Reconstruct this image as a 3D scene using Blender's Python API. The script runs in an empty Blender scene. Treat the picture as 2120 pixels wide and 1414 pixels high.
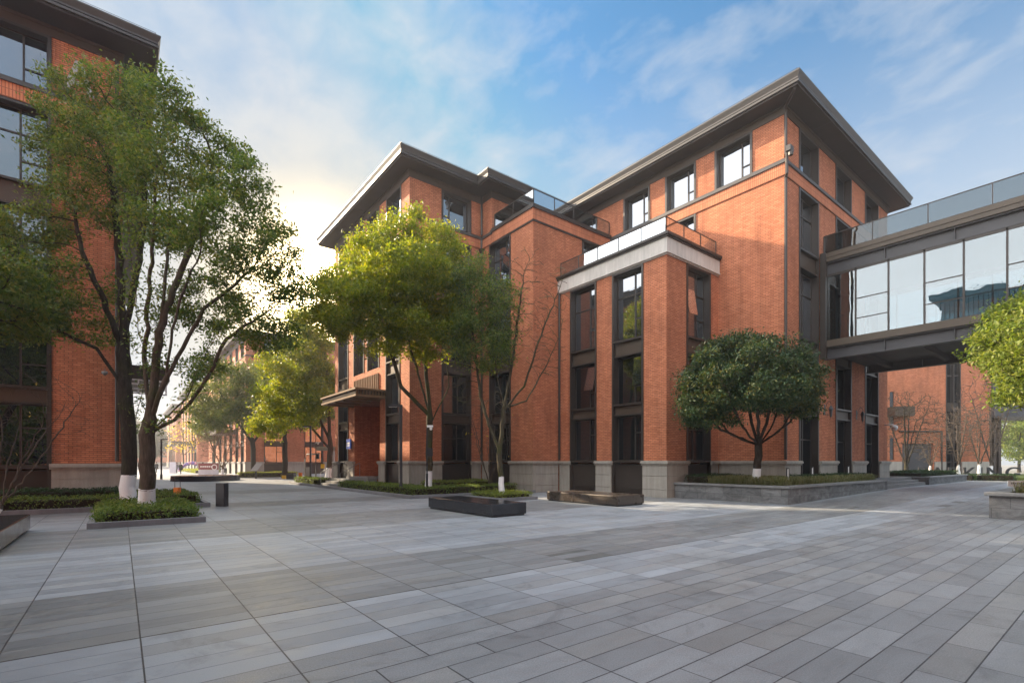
import bpy, math, random
import numpy as np
from mathutils import Vector, Matrix

# ------------------------------------------------------------------ camera, sky, sun, exposure
S = bpy.context.scene
COL = S.collection
EYE = 1.65
FWD = Vector((.6182, .7860, 0)); RGT = Vector((.7860, -.6182, 0))
cam_d = bpy.data.cameras.new("camera"); cam = bpy.data.objects.new("camera", cam_d); COL.objects.link(cam)
cam.location = (0, 0, EYE)
cam.rotation_euler = (math.radians(90), 0, math.atan2(-.6182, .7860))
cam_d.sensor_width = 36; cam_d.lens = 36 * 1030 / 2120.0
cam_d.shift_y = (957 - 707) / 2120.0
cam_d.clip_end = 3000; cam_d.clip_start = .05
S.camera = cam
SUN_EL = math.radians(26.6); SUN_H = Vector((-.347, .938, 0)).normalized()
SUN_DIR = Vector((SUN_H.x * math.cos(SUN_EL), SUN_H.y * math.cos(SUN_EL), math.sin(SUN_EL)))
sl = bpy.data.lights.new("sun", 'SUN'); sun = bpy.data.objects.new("sun", sl); COL.objects.link(sun)
sl.energy = 5.0; sl.angle = math.radians(.6); sl.color = (1, .80, .56)
sun.location = (-30, 80, 60)
sun.rotation_euler = SUN_DIR.to_track_quat('Z', 'Y').to_euler()
S.view_settings.view_transform = 'Standard'; S.view_settings.look = 'None'
S.view_settings.gamma = 1.0; S.view_settings.exposure = 1.52
S.view_settings.use_curve_mapping = False
S.cycles.max_bounces = 8; S.cycles.transparent_max_bounces = 12

FILL_Z, FILL_B = 4.4, 12.0
W = bpy.data.worlds.new("World"); S.world = W; W.use_nodes = True
nt = W.node_tree; nt.nodes.clear()
def nd(t, ty, **kw):
    n = t.nodes.new(ty)
    for k, v in kw.items():
        if k.startswith('i_'):
            key = k[2:]; n.inputs[int(key) if key.isdigit() else key.replace('_', ' ')].default_value = v
        else: setattr(n, k, v)
    return n
def mth(t, op, a, b=None, c=None, clamp=False):
    n = t.nodes.new('ShaderNodeMath'); n.operation = op; n.use_clamp = clamp
    for i, x in enumerate((a, b, c)):
        if x is None: continue
        if isinstance(x, (int, float)): n.inputs[i].default_value = x
        else: t.links.new(x, n.inputs[i])
    return n.outputs[0]
def vmth(t, op, a, b=None, out=0):
    n = t.nodes.new('ShaderNodeVectorMath'); n.operation = op
    for i, x in enumerate((a, b)):
        if x is None: continue
        if isinstance(x, (tuple, list, Vector)): n.inputs[i].default_value = x
        else: t.links.new(x, n.inputs[i])
    return n.outputs[out]
def mixc(t, f, a, b, bt='MIX'):
    n = t.nodes.new('ShaderNodeMix'); n.data_type = 'RGBA'; n.blend_type = bt; n.clamp_factor = True
    for key, x in ((0, f), (6, a), (7, b)):
        if isinstance(x, (int, float)): n.inputs[key].default_value = x
        elif isinstance(x, (tuple, list)): n.inputs[key].default_value = (*x[:3], 1)
        else: t.links.new(x, n.inputs[key])
    return n.outputs[2]
def ramp(t, f, stops):
    n = t.nodes.new('ShaderNodeValToRGB'); e = n.color_ramp.elements
    while len(e) < len(stops): e.new(.5)
    for s, (p, c) in zip(e, stops):
        s.position = p; s.color = (c, c, c, 1) if isinstance(c, (int, float)) else (*c[:3], 1)
    t.links.new(f, n.inputs[0]); return n.outputs[0]
def noise(t, vec, scale, detail=4, rough=.55, dist=0):
    n = t.nodes.new('ShaderNodeTexNoise'); n.inputs['Scale'].default_value = scale
    n.inputs['Detail'].default_value = detail; n.inputs['Roughness'].default_value = rough
    n.inputs['Distortion'].default_value = dist
    t.links.new(vec, n.inputs['Vector']); return n.outputs[0]

sky = nd(nt, 'ShaderNodeTexSky', sky_type='NISHITA', sun_disc=False)
sky.sun_elevation = SUN_EL; sky.sun_rotation = math.atan2(SUN_H.x, SUN_H.y) % (2 * math.pi)
sky.air_density = 1.0; sky.dust_density = 1.2; sky.ozone_density = 2.0
tc = nd(nt, 'ShaderNodeTexCoord'); dv = tc.outputs['Generated']
sep = nd(nt, 'ShaderNodeSeparateXYZ'); nt.links.new(dv, sep.inputs[0])
zc = mth(nt, 'MAXIMUM', sep.outputs[2], .0)
inv = mth(nt, 'DIVIDE', 1.0, mth(nt, 'ADD', zc, .12))
cmb = nd(nt, 'ShaderNodeCombineXYZ')
nt.links.new(mth(nt, 'MULTIPLY', sep.outputs[0], inv), cmb.inputs[0])
nt.links.new(mth(nt, 'MULTIPLY', sep.outputs[1], inv), cmb.inputs[1])
cv = cmb.outputs[0]
left = vmth(nt, 'DOT_PRODUCT', dv, tuple(-RGT), 1)
n_big = noise(nt, vmth(nt, 'ADD', cv, (3.1, 7.7, 0)), .8, 4, .5, .2)
n_small = noise(nt, vmth(nt, 'MULTIPLY', cv, (1.4, .95, 1.0)), 6.5, 7, .56, .3)
n_mid = noise(nt, vmth(nt, 'ADD', vmth(nt, 'MULTIPLY', cv, (.8, 1.5, 1.0)), (1.7, .4, 0)), 2.4, 5, .55, .35)
cov = mth(nt, 'ADD', mth(nt, 'ADD', mth(nt, 'MULTIPLY', n_big, .6), mth(nt, 'MULTIPLY', n_small, .72)), mth(nt, 'MULTIPLY', n_mid, .42))
cov = mth(nt, 'ADD', cov, mth(nt, 'MULTIPLY', left, .12))
low = mth(nt, 'SUBTRACT', 1.0, mth(nt, 'MULTIPLY', zc, 1.15), clamp=True)
cov = mth(nt, 'ADD', cov, mth(nt, 'MULTIPLY', low, .11))
cmask = ramp(nt, mth(nt, 'MULTIPLY', cov, .7), [(.80 * .7, 0), (.94 * .7, .30), (1.11 * .7, .70), (1.28 * .7, .9)])
glow_dir = Vector((.317, 1.023, .33)).normalized()
gd = mth(nt, 'MAXIMUM', vmth(nt, 'DOT_PRODUCT', dv, tuple(glow_dir), 1), 0)
glow = mth(nt, 'ADD', mth(nt, 'MULTIPLY', mth(nt, 'POWER', gd, 320), 110.0), mth(nt, 'MULTIPLY', mth(nt, 'POWER', gd, 60), .8))
def sstep(x, lo, hi):
    mr = nd(nt, 'ShaderNodeMapRange', interpolation_type='SMOOTHSTEP'); nt.links.new(x, mr.inputs[0]); mr.inputs[1].default_value = lo; mr.inputs[2].default_value = hi; return mr.outputs[0]
hz = mth(nt, 'SUBTRACT', 1.0, sstep(zc, .20, .68))
skyc = mixc(nt, 1.0, sky.outputs[0], (.44, .82, .93), 'MULTIPLY')
skyc = vmth(nt, 'MINIMUM', skyc, (1.35, 2.05, 2.95))
base = mixc(nt, mth(nt, 'MULTIPLY', hz, .93), skyc, (2.75, 2.98, 3.25))
col = mixc(nt, cmask, base, (2.85, 3.02, 3.22))
col = mixc(nt, mth(nt, 'MULTIPLY', mth(nt, 'POWER', gd, 55), .95), col, (4.1, 3.35, 2.05))
gl = nd(nt, 'ShaderNodeVectorMath', operation='SCALE'); gl.inputs[0].default_value = (1.0, .74, .38)
nt.links.new(glow, gl.inputs['Scale'])
col = vmth(nt, 'ADD', col, gl.outputs[0])
# unseen fill light added to the sky overhead and left of the viewer
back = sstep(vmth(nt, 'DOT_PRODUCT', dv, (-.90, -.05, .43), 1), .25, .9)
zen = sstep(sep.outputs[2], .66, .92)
deck = mth(nt, 'ADD', mth(nt, 'MULTIPLY', zen, FILL_Z), mth(nt, 'MULTIPLY', back, FILL_B))
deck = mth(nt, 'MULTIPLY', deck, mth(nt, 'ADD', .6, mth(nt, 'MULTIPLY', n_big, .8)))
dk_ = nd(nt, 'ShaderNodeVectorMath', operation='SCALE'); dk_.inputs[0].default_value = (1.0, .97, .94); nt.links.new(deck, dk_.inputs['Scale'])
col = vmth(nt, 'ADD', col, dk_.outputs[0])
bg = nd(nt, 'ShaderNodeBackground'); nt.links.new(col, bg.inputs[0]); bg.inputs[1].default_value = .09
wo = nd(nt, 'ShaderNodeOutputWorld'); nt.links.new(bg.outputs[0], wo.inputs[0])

# ------------------------------------------------------------------ materials
MATS = {}
def newmat(name):
    m = bpy.data.materials.new(name); m.use_nodes = True; m.node_tree.nodes.clear(); MATS[name] = m
    return m, m.node_tree
def out(t, sh):
    o = t.nodes.new('ShaderNodeOutputMaterial'); t.links.new(sh, o.inputs[0])
def princ(t, color=None, rough=.6, metal=0., spec=.4, normal=None, roughsock=None):
    p = t.nodes.new('ShaderNodeBsdfPrincipled')
    if isinstance(color, (tuple, list)): p.inputs['Base Color'].default_value = (*color[:3], 1)
    elif color is not None: t.links.new(color, p.inputs['Base Color'])
    p.inputs['Roughness'].default_value = rough; p.inputs['Metallic'].default_value = metal
    p.inputs['Specular IOR Level'].default_value = spec
    if normal is not None: t.links.new(normal, p.inputs['Normal'])
    if roughsock is not None: t.links.new(roughsock, p.inputs['Roughness'])
    return p.outputs[0]
def bump(t, h, strength=.3, dist=.01):
    b = t.nodes.new('ShaderNodeBump'); b.inputs['Strength'].default_value = strength; b.inputs['Distance'].default_value = dist
    t.links.new(h, b.inputs['Height']); return b.outputs[0]
def geo(t): return t.nodes.new('ShaderNodeNewGeometry')
def uvz(t):
    """(distance along the wall, height) for a vertical wall of any direction"""
    g = geo(t)
    tan = vmth(t, 'CROSS_PRODUCT', g.outputs['True Normal'], (0, 0, 1))
    u = vmth(t, 'DOT_PRODUCT', g.outputs['Position'], tan, 1)
    s = nd(t, 'ShaderNodeSeparateXYZ'); t.links.new(g.outputs['Position'], s.inputs[0])
    c = nd(t, 'ShaderNodeCombineXYZ'); t.links.new(u, c.inputs[0]); t.links.new(s.outputs[2], c.inputs[1])
    return c.outputs[0], g.outputs['Position'], s
def brick_mat(name, c1, c2, mortar, bw=.245, rh=.081, ms=.010, off=.5):
    m, t = newmat(name); v, pos, s = uvz(t)
    b = t.nodes.new('ShaderNodeTexBrick'); b.offset = off; b.squash = 1
    t.links.new(v, b.inputs['Vector'])
    b.inputs['Color1'].default_value = (*c1, 1); b.inputs['Color2'].default_value = (*c2, 1); b.inputs['Mortar'].default_value = (*mortar, 1)
    b.inputs['Scale'].default_value = 1; b.inputs['Mortar Size'].default_value = ms; b.inputs['Mortar Smooth'].default_value = .15
    b.inputs['Bias'].default_value = .0; b.inputs['Brick Width'].default_value = bw; b.inputs['Row Height'].default_value = rh
    n1 = noise(t, pos, .45, 6, .6); n2 = noise(t, vmth(t, 'MULTIPLY', pos, (3, 3, .35)), 1.0, 4, .6)
    f = ramp(t, n1, [(.3, .80), (.7, 1.12)]); g = ramp(t, n2, [(.28, .78), (.5, 1.0), (.7, 1.07)])
    c = mixc(t, 1.0, mixc(t, 1.0, b.outputs[0], f, 'MULTIPLY'), g, 'MULTIPLY')
    out(t, princ(t, c, .82, 0, .25, bump(t, mth(t, 'SUBTRACT', 1.0, b.outputs[1]), .5, .008)))
brick_mat('brick', (.570, .215, .110), (.425, .142, .068), (.20, .080, .045))
brick_mat('brick_soldier', (.570, .215, .110), (.50, .175, .088), (.24, .092, .050), bw=.095, rh=.29, ms=.012, off=0)
def stone_mat(name, c, var=.18, scale=40, rough=.6, streak=True):
    m, t = newmat(name); v, pos, s = uvz(t)
    n1 = noise(t, pos, scale, 3, .7); n2 = noise(t, vmth(t, 'MULTIPLY', pos, (4, 4, .5)), 1.2, 5, .6); n3 = noise(t, pos, .8, 4, .6)
    f = mth(t, 'ADD', mth(t, 'MULTIPLY', mth(t, 'SUBTRACT', n1, .5), var * 2.2), 1.0)
    if streak: f = mth(t, 'MULTIPLY', f, ramp(t, n2, [(.3, .80), (.65, 1.05)]))
    f = mth(t, 'MULTIPLY', f, ramp(t, n3, [(.3, .86), (.7, 1.08)]))
    c = mixc(t, 1.0, c, f, 'MULTIPLY')
    out(t, princ(t, c, rough, 0, .35, bump(t, n1, .15, .004)))
stone_mat('granite_plinth', (.36, .34, .30))
stone_mat('concrete_cornice', (.56, .53, .49), .10, 25, .7)
stone_mat('kerb_stone', (.20, .205, .215), .25, 60, .6)
stone_mat('step_stone', (.20, .20, .195), .2, 50, .6)
stone_mat('cap_stone', (.215, .22, .22), .18, 50, .55)
def planter_mat():
    m, t = newmat('planter_stone'); v, pos, s = uvz(t)
    b = t.nodes.new('ShaderNodeTexBrick'); b.offset = .5; t.links.new(v, b.inputs['Vector'])
    b.inputs['Color1'].default_value = (.175, .18, .18, 1); b.inputs['Color2'].default_value = (.13, .134, .137, 1); b.inputs['Mortar'].default_value = (.07, .07, .07, 1)
    b.inputs['Scale'].default_value = 1; b.inputs['Mortar Size'].default_value = .006; b.inputs['Brick Width'].default_value = .8; b.inputs['Row Height'].default_value = .31
    n1 = noise(t, pos, 45, 3, .7); n2 = noise(t, vmth(t, 'MULTIPLY', pos, (1, 1, 2.2)), 1.9, 6, .7, .8)
    f = mth(t, 'MULTIPLY', ramp(t, n1, [(.2, .85), (.8, 1.15)]), ramp(t, n2, [(.35, .62), (.5, 1.0), (.72, 1.5)]))
    out(t, princ(t, mixc(t, 1.0, b.outputs[0], f, 'MULTIPLY'), .7, 0, .3))
planter_mat()
def metal_mat(name, c, rough=.45, metal=.0, spec=.4, var=.12):
    m, t = newmat(name); g = geo(t)
    n = noise(t, g.outputs['Position'], 1.3, 5, .6)
    f = ramp(t, n, [(.3, 1 - var), (.7, 1 + var)])
    out(t, princ(t, mixc(t, 1.0, c, f, 'MULTIPLY'), rough, metal, spec))
metal_mat('bronze', (.034, .026, .021), .42, .0, .5)
metal_mat('bronze_panel', (.062, .043, .029), .5, .0, .45)
metal_mat('soffit', (.036, .027, .024), .6, .0, .3)
metal_mat('fascia', (.048, .042, .038), .45, .0, .5)
metal_mat('steel_beam', (.055, .056, .062), .5, .0, .5)
metal_mat('beam_fascia', (.085, .066, .047), .5, .0, .4)
metal_mat('canopy_bronze_lit', (.20, .125, .070), .5, .0, .4)  # golden sunlight put into the bronze of the entrance canopy
metal_mat('black_metal', (.022, .023, .026), .4, .0, .5)
metal_mat('lamp_metal', (.055, .055, .06), .4, .3, .5)
metal_mat('steel', (.22, .22, .22), .5, .3, .4)
metal_mat('white_paint', (.80, .80, .79), .5, .0, .3, .05)
metal_mat('grey_paint', (.33, .33, .33), .5)
metal_mat('roof_sheet', (.12, .115, .11), .5)
metal_mat('dark_interior', (.012, .011, .011), .7, 0, .2)
metal_mat('brown_door', (.19, .115, .06), .5, 0, .4)
metal_mat('orange_paint', (.80, .22, .02), .5)
metal_mat('yellow_paint', (.75, .48, .03), .5)
metal_mat('blue_sign', (.012, .07, .42), .4)
metal_mat('maroon', (.20, .05, .05), .6)
metal_mat('lilac', (.46, .45, .50), .6)
metal_mat('violet', (.16, .10, .30), .5)
metal_mat('pink', (.45, .22, .26), .5)
metal_mat('soil', (.035, .025, .018), .95, 0, .1, .4)
metal_mat('text_grey', (.25, .25, .26), .6)
def granite_bench(name, c, rough):
    m, t = newmat(name); g = geo(t)
    n = noise(t, g.outputs['Position'], 90, 2, .7); n2 = noise(t, g.outputs['Position'], 2.2, 5, .6)
    f = mth(t, 'MULTIPLY', ramp(t, n, [(.3, .6), (.75, 1.7)]), ramp(t, n2, [(.3, .75), (.7, 1.25)]))
    r = ramp(t, n2, [(.3, rough), (.7, rough + .14)])
    out(t, princ(t, mixc(t, 1.0, c, f, 'MULTIPLY'), rough, 0, .55, None, r))
granite_bench('black_granite', (.022, .023, .027), .12)
granite_bench('brown_granite', (.050, .040, .032), .22)
def glass_mat(name, base, refl, tint=(1, 1, 1), transp=None, wav=.012):
    m, t = newmat(name); g = geo(t)
    n = noise(t, g.outputs['Position'], .8, 2, .5)
    nb = bump(t, n, wav * 22, .02)
    oi = t.nodes.new('ShaderNodeObjectInfo'); wn = nd(t, 'ShaderNodeTexWhiteNoise', noise_dimensions='1D'); t.links.new(oi.outputs['Random'], wn.inputs['W'])
    tilt = nd(t, 'ShaderNodeVectorMath', operation='SCALE'); t.links.new(vmth(t, 'SUBTRACT', wn.outputs['Color'], (.5, .5, .5)), tilt.inputs[0]); tilt.inputs['Scale'].default_value = .022   # each pane hangs a little out of true
    nb = vmth(t, 'NORMALIZE', vmth(t, 'ADD', nb, tilt.outputs[0]))
    fr = t.nodes.new('ShaderNodeFresnel'); fr.inputs['IOR'].default_value = 1.5; t.links.new(nb, fr.inputs['Normal'])
    f = mth(t, 'ADD', mth(t, 'MULTIPLY', fr.outputs[0], 1 - refl), refl, clamp=True)
    gl_ = t.nodes.new('ShaderNodeBsdfGlossy'); gl_.inputs['Roughness'].default_value = .0; gl_.inputs['Color'].default_value = (*tint, 1)
    t.links.new(nb, gl_.inputs['Normal'])
    if transp is None:
        d = t.nodes.new('ShaderNodeBsdfDiffuse'); t.links.new(mixc(t, ramp(t, wn.outputs[0], [(.55, 0), (1, 1)]), base, tuple(3.5 * q for q in base)), d.inputs[0])
    else:
        d = t.nodes.new('ShaderNodeBsdfTransparent'); d.inputs[0].default_value = (*transp, 1)
    mx = t.nodes.new('ShaderNodeMixShader'); t.links.new(f, mx.inputs[0]); t.links.new(d.outputs[0], mx.inputs[1]); t.links.new(gl_.outputs[0], mx.inputs[2])
    out(t, mx.outputs[0])
glass_mat('window_glass', (.010, .013, .016), .30, (.88, .93, 1.0))
glass_mat('dark_glass', (.006, .007, .008), .06, (.8, .85, .9))
glass_mat('rail_glass', None, .045, (.60, .64, .67), (.34, .42, .46))
glass_mat('bridge_glass', None, .12, (.92, .96, 1.0), (.50, .62, .65))
def leaf_mat(name, cs, trans=.45, tcol=None, gloss=.35):
    m, t = newmat(name); g = geo(t)
    n = noise(t, g.outputs['Position'], .55, 3, .6)
    f = mth(t, 'ADD', mth(t, 'MULTIPLY', g.outputs['Random Per Island'], .6), mth(t, 'MULTIPLY', n, .5), clamp=True)
    stops = [(.15 + .75 * i / (len(cs) - 1), c) for i, c in enumerate(cs)]
    c = ramp(t, f, stops)
    p = princ(t, c, .5, 0, gloss)
    tr = t.nodes.new('ShaderNodeBsdfTranslucent')
    t.links.new(mixc(t, 1.0, c, tcol or (1.6, 1.5, .7), 'MULTIPLY'), tr.inputs[0])
    mx = t.nodes.new('ShaderNodeMixShader'); mx.inputs[0].default_value = trans
    t.links.new(p, mx.inputs[1]); t.links.new(tr.outputs[0], mx.inputs[2]); out(t, mx.outputs[0])
leaf_mat('leaf_camphor', [(.042, .080, .022), (.080, .140, .032), (.135, .185, .042), (.23, .21, .05)])
leaf_mat('leaf_gold_lit', [(.085, .135, .014), (.14, .20, .02), (.21, .25, .024), (.30, .29, .03)], .5, (1.8, 1.6, .5))  # warm backlight put into the leaf colour
leaf_mat('leaf_olive', [(.045, .075, .018), (.08, .11, .025), (.11, .14, .03), (.15, .14, .03)], .45)
leaf_mat('leaf_glossy', [(.016, .040, .020), (.032, .068, .030), (.055, .095, .034), (.17, .15, .04)], .22, None, .3)
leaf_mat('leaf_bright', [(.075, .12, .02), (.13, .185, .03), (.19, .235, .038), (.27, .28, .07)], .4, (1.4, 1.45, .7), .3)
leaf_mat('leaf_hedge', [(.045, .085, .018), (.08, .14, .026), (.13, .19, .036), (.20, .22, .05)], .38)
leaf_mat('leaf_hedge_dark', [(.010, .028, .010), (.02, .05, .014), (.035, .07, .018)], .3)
leaf_mat('leaf_grass', [(.07, .09, .03), (.13, .15, .05), (.20, .20, .09), (.26, .24, .13)], .3)
leaf_mat('leaf_yellow', [(.30, .22, .03), (.40, .30, .04), (.5, .40, .06)], .5)
leaf_mat('leaf_far', [(.03, .05, .025), (.05, .075, .03), (.07, .09, .035)], .35)
def bark_mat(name, c, moss=0.):
    m, t = newmat(name); g = geo(t)
    n = noise(t, vmth(t, 'MULTIPLY', g.outputs['Position'], (14, 14, 2.2)), 1.6, 6, .7, .4)
    n2 = noise(t, g.outputs['Position'], 1.5, 4, .6)
    cc = mixc(t, 1.0, c, ramp(t, n, [(.3, .45), (.7, 1.5)]), 'MULTIPLY')
    if moss: cc = mixc(t, ramp(t, n2, [(.5, 0), (.72, moss)]), cc, (.05, .07, .012))
    out(t, princ(t, cc, .85, 0, .2, bump(t, n, .9, .03)))
bark_mat('bark', (.085, .062, .045), .5)
bark_mat('bark_dark', (.045, .036, .028), .35)
bark_mat('bark_moss', (.06, .05, .03), .8)
bark_mat('bark_twig', (.10, .080, .062))
bark_mat('bark_reddish', (.13, .072, .042))
def whitewash():
    m, t = newmat('whitewash'); g = geo(t)
    n = noise(t, vmth(t, 'MULTIPLY', g.outputs['Position'], (9, 9, 3)), 2.5, 6, .75)
    c = mixc(t, ramp(t, n, [(.30, 1), (.36, 0)]), (.80, .80, .81), (.25, .21, .17))
    out(t, princ(t, c, .85, 0, .2, bump(t, n, .6, .02)))
whitewash()
def paving():
    m, t = newmat('paving_slabs'); g = geo(t); P = g.outputs['Position']
    s = nd(t, 'ShaderNodeSeparateXYZ'); t.links.new(P, s.inputs[0])
    RW, CW = .2952, .966
    ry = mth(t, 'DIVIDE', mth(t, 'SUBTRACT', s.outputs[1], 5.85), RW); row = mth(t, 'FLOOR', ry); fy = mth(t, 'FRACT', ry)
    # on the camera side of the drain groove each course is shifted a little
    near = mth(t, 'LESS_THAN', s.outputs[1], 4.37)
    wn0 = nd(t, 'ShaderNodeTexWhiteNoise', noise_dimensions='1D'); t.links.new(row, wn0.inputs['W'])
    sh = mth(t, 'MULTIPLY', near, mth(t, 'MULTIPLY', mth(t, 'FLOOR', mth(t, 'MULTIPLY', wn0.outputs[0], 1.35)), .5))
    rx = mth(t, 'ADD', mth(t, 'DIVIDE', mth(t, 'SUBTRACT', s.outputs[0], .145), CW), sh); cl = mth(t, 'FLOOR', rx); fx = mth(t, 'FRACT', rx)
    cm = nd(t, 'ShaderNodeCombineXYZ'); t.links.new(cl, cm.inputs[0]); t.links.new(row, cm.inputs[1])
    wn = nd(t, 'ShaderNodeTexWhiteNoise', noise_dimensions='2D'); t.links.new(cm.outputs[0], wn.inputs['Vector'])
    wn2 = nd(t, 'ShaderNodeTexWhiteNoise', noise_dimensions='2D'); t.links.new(vmth(t, 'ADD', cm.outputs[0], (37.3, 11.9, 0)), wn2.inputs['Vector'])
    # joints: bold between columns, hairline (of varied width) between courses
    dx = mth(t, 'MULTIPLY', mth(t, 'MINIMUM', fx, mth(t, 'SUBTRACT', 1.0, fx)), CW)
    dy = mth(t, 'MULTIPLY', mth(t, 'MINIMUM', fy, mth(t, 'SUBTRACT', 1.0, fy)), RW)
    farx = mth(t, 'GREATER_THAN', s.outputs[0], 3.5)
    jw = mth(t, 'SUBTRACT', .0062, mth(t, 'MULTIPLY', farx, .0018))
    jx = mth(t, 'LESS_THAN', dx, jw)
    wj = mth(t, 'ADD', .0020, mth(t, 'MULTIPLY', mth(t, 'POWER', wn0.outputs[0], 2.0), .0028))
    wj = mth(t, 'ADD', wj, mth(t, 'MULTIPLY', near, .0022))
    jy = mth(t, 'LESS_THAN', dy, wj)
    joint = mth(t, 'MAXIMUM', jx, jy)
    # courses laid in bands of pale blue-grey and darker olive-grey stone
    yn = mth(t, 'DIVIDE', s.outputs[1], 40.0)
    def stp(a, b): return mth(t, 'MULTIPLY', mth(t, 'GREATER_THAN', s.outputs[1], a), mth(t, 'LESS_THAN', s.outputs[1], b))
    dark = mth(t, 'ADD', mth(t, 'ADD', stp(5.85, 8.21), stp(12.64, 16.18)), mth(t, 'ADD', stp(20.6, 23.0), stp(29.5, 33.0)), clamp=True)
    pale = (.272, .297, .322); dk = (.196, .208, .215); nr = (.218, .231, .242)
    c = mixc(t, dark, pale, dk); c = mixc(t, near, c, nr)
    # tone of single slabs
    tone = ramp(t, wn.outputs[0], [(0, .83), (.5, 1.0), (1, 1.14)])
    c = mixc(t, 1.0, c, tone, 'MULTIPLY')
    warm = mth(t, 'MULTIPLY', mth(t, 'GREATER_THAN', wn2.outputs[0], .75), .4)
    c = mixc(t, warm, c, mixc(t, 1.0, c, (1.07, 1.0, .90), 'MULTIPLY'))
    odd = mth(t, 'GREATER_THAN', wn2.outputs[0], mth(t, 'SUBTRACT', .9985, mth(t, 'MULTIPLY', mth(t, 'ADD', mth(t, 'MULTIPLY', stp(4.37, 4.67), 3.0), mth(t, 'MULTIPLY', stp(5.85, 6.6), 1.0)), .035)))
    c = mixc(t, odd, c, (.118, .126, .120))
    # grain, streaks along the slab, stains
    n1 = noise(t, P, 75, 3, .8); n2 = noise(t, vmth(t, 'ADD', vmth(t, 'MULTIPLY', P, (1.2, 3.4, 1)), cm.outputs[0]), 1.8, 6, .65, .6); n3 = noise(t, P, .35, 5, .6)
    gr = mth(t, 'ADD', mth(t, 'MULTIPLY', mth(t, 'SUBTRACT', n1, .5), mth(t, 'ADD', .38, mth(t, 'MULTIPLY', near, .95))), 1.0)
    c = mixc(t, 1.0, c, gr, 'MULTIPLY')
    c = mixc(t, 1.0, c, ramp(t, n2, [(.25, .90), (.5, 1.0), (.75, 1.09)]), 'MULTIPLY')
    c = mixc(t, 1.0, c, ramp(t, n3, [(.3, .90), (.7, 1.07)]), 'MULTIPLY')
    n4 = noise(t, vmth(t, 'ADD', P, (8, 3, 0)), 2.3, 6, .7, 1.2)
    c = mixc(t, ramp(t, n4, [(.68, 0), (.76, .45)]), c, (.42, .43, .42))
    # worn spots and dark stains
    vo = nd(t, 'ShaderNodeTexVoronoi'); t.links.new(vmth(t, 'ADD', P, (.3, .7, 0)), vo.inputs['Vector']); vo.inputs['Scale'].default_value = 1.15
    spot = mth(t, 'LESS_THAN', vo.outputs['Distance'], mth(t, 'MULTIPLY', n3, .035))
    c = mixc(t, mth(t, 'MULTIPLY', spot, .75), c, (.06, .06, .06))
    n5 = noise(t, vmth(t, 'ADD', P, (2, 9, 0)), .9, 8, .75, 1.5)
    c = mixc(t, 1.0, c, ramp(t, n5, [(.34, .76), (.46, 1.0), (.6, 1.0), (.74, 1.10)]), 'MULTIPLY')
    edge = mth(t, 'LESS_THAN', mth(t, 'MINIMUM', dx, dy), mth(t, 'MULTIPLY', n1, .016))
    c = mixc(t, mth(t, 'MULTIPLY', edge, .22), c, (.07, .07, .07))
    groove = mth(t, 'LESS_THAN', mth(t, 'ABSOLUTE', mth(t, 'SUBTRACT', s.outputs[1], 5.85)), .013)
    groove = mth(t, 'MULTIPLY', groove, mth(t, 'LESS_THAN', s.outputs[0], 20.7))
    c = mixc(t, joint, c, (.035, .035, .04)); c = mixc(t, groove, c, (.02, .018, .018))
    h = mth(t, 'SUBTRACT', mth(t, 'MULTIPLY', n1, .12), mth(t, 'MAXIMUM', joint, groove))
    r = ramp(t, n2, [(.3, .36), (.7, .58)])
    out(t, princ(t, c, .5, 0, .45, bump(t, h, .35, .006), r))
paving()
def simple(name, c, rough=.8, sc=1.5, var=.25):
    m, t = newmat(name); g = geo(t); n = noise(t, g.outputs['Position'], sc, 6, .65)
    out(t, princ(t, mixc(t, 1.0, c, ramp(t, n, [(.3, 1 - var), (.7, 1 + var)]), 'MULTIPLY'), rough, 0, .25))
simple('far_ground', (.20, .20, .19)); simple('lawn', (.06, .085, .02), .9, 8, .4)
simple('coat_black', (.012, .012, .015)); simple('coat_grey', (.16, .16, .18)); simple('shirt_white', (.6, .6, .6)); simple('trousers', (.02, .02, .028))
simple('skin', (.50, .30, .22), .6); simple('hair', (.012, .010, .009), .6)
simple('tank_brown', (.06, .04, .03))

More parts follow.
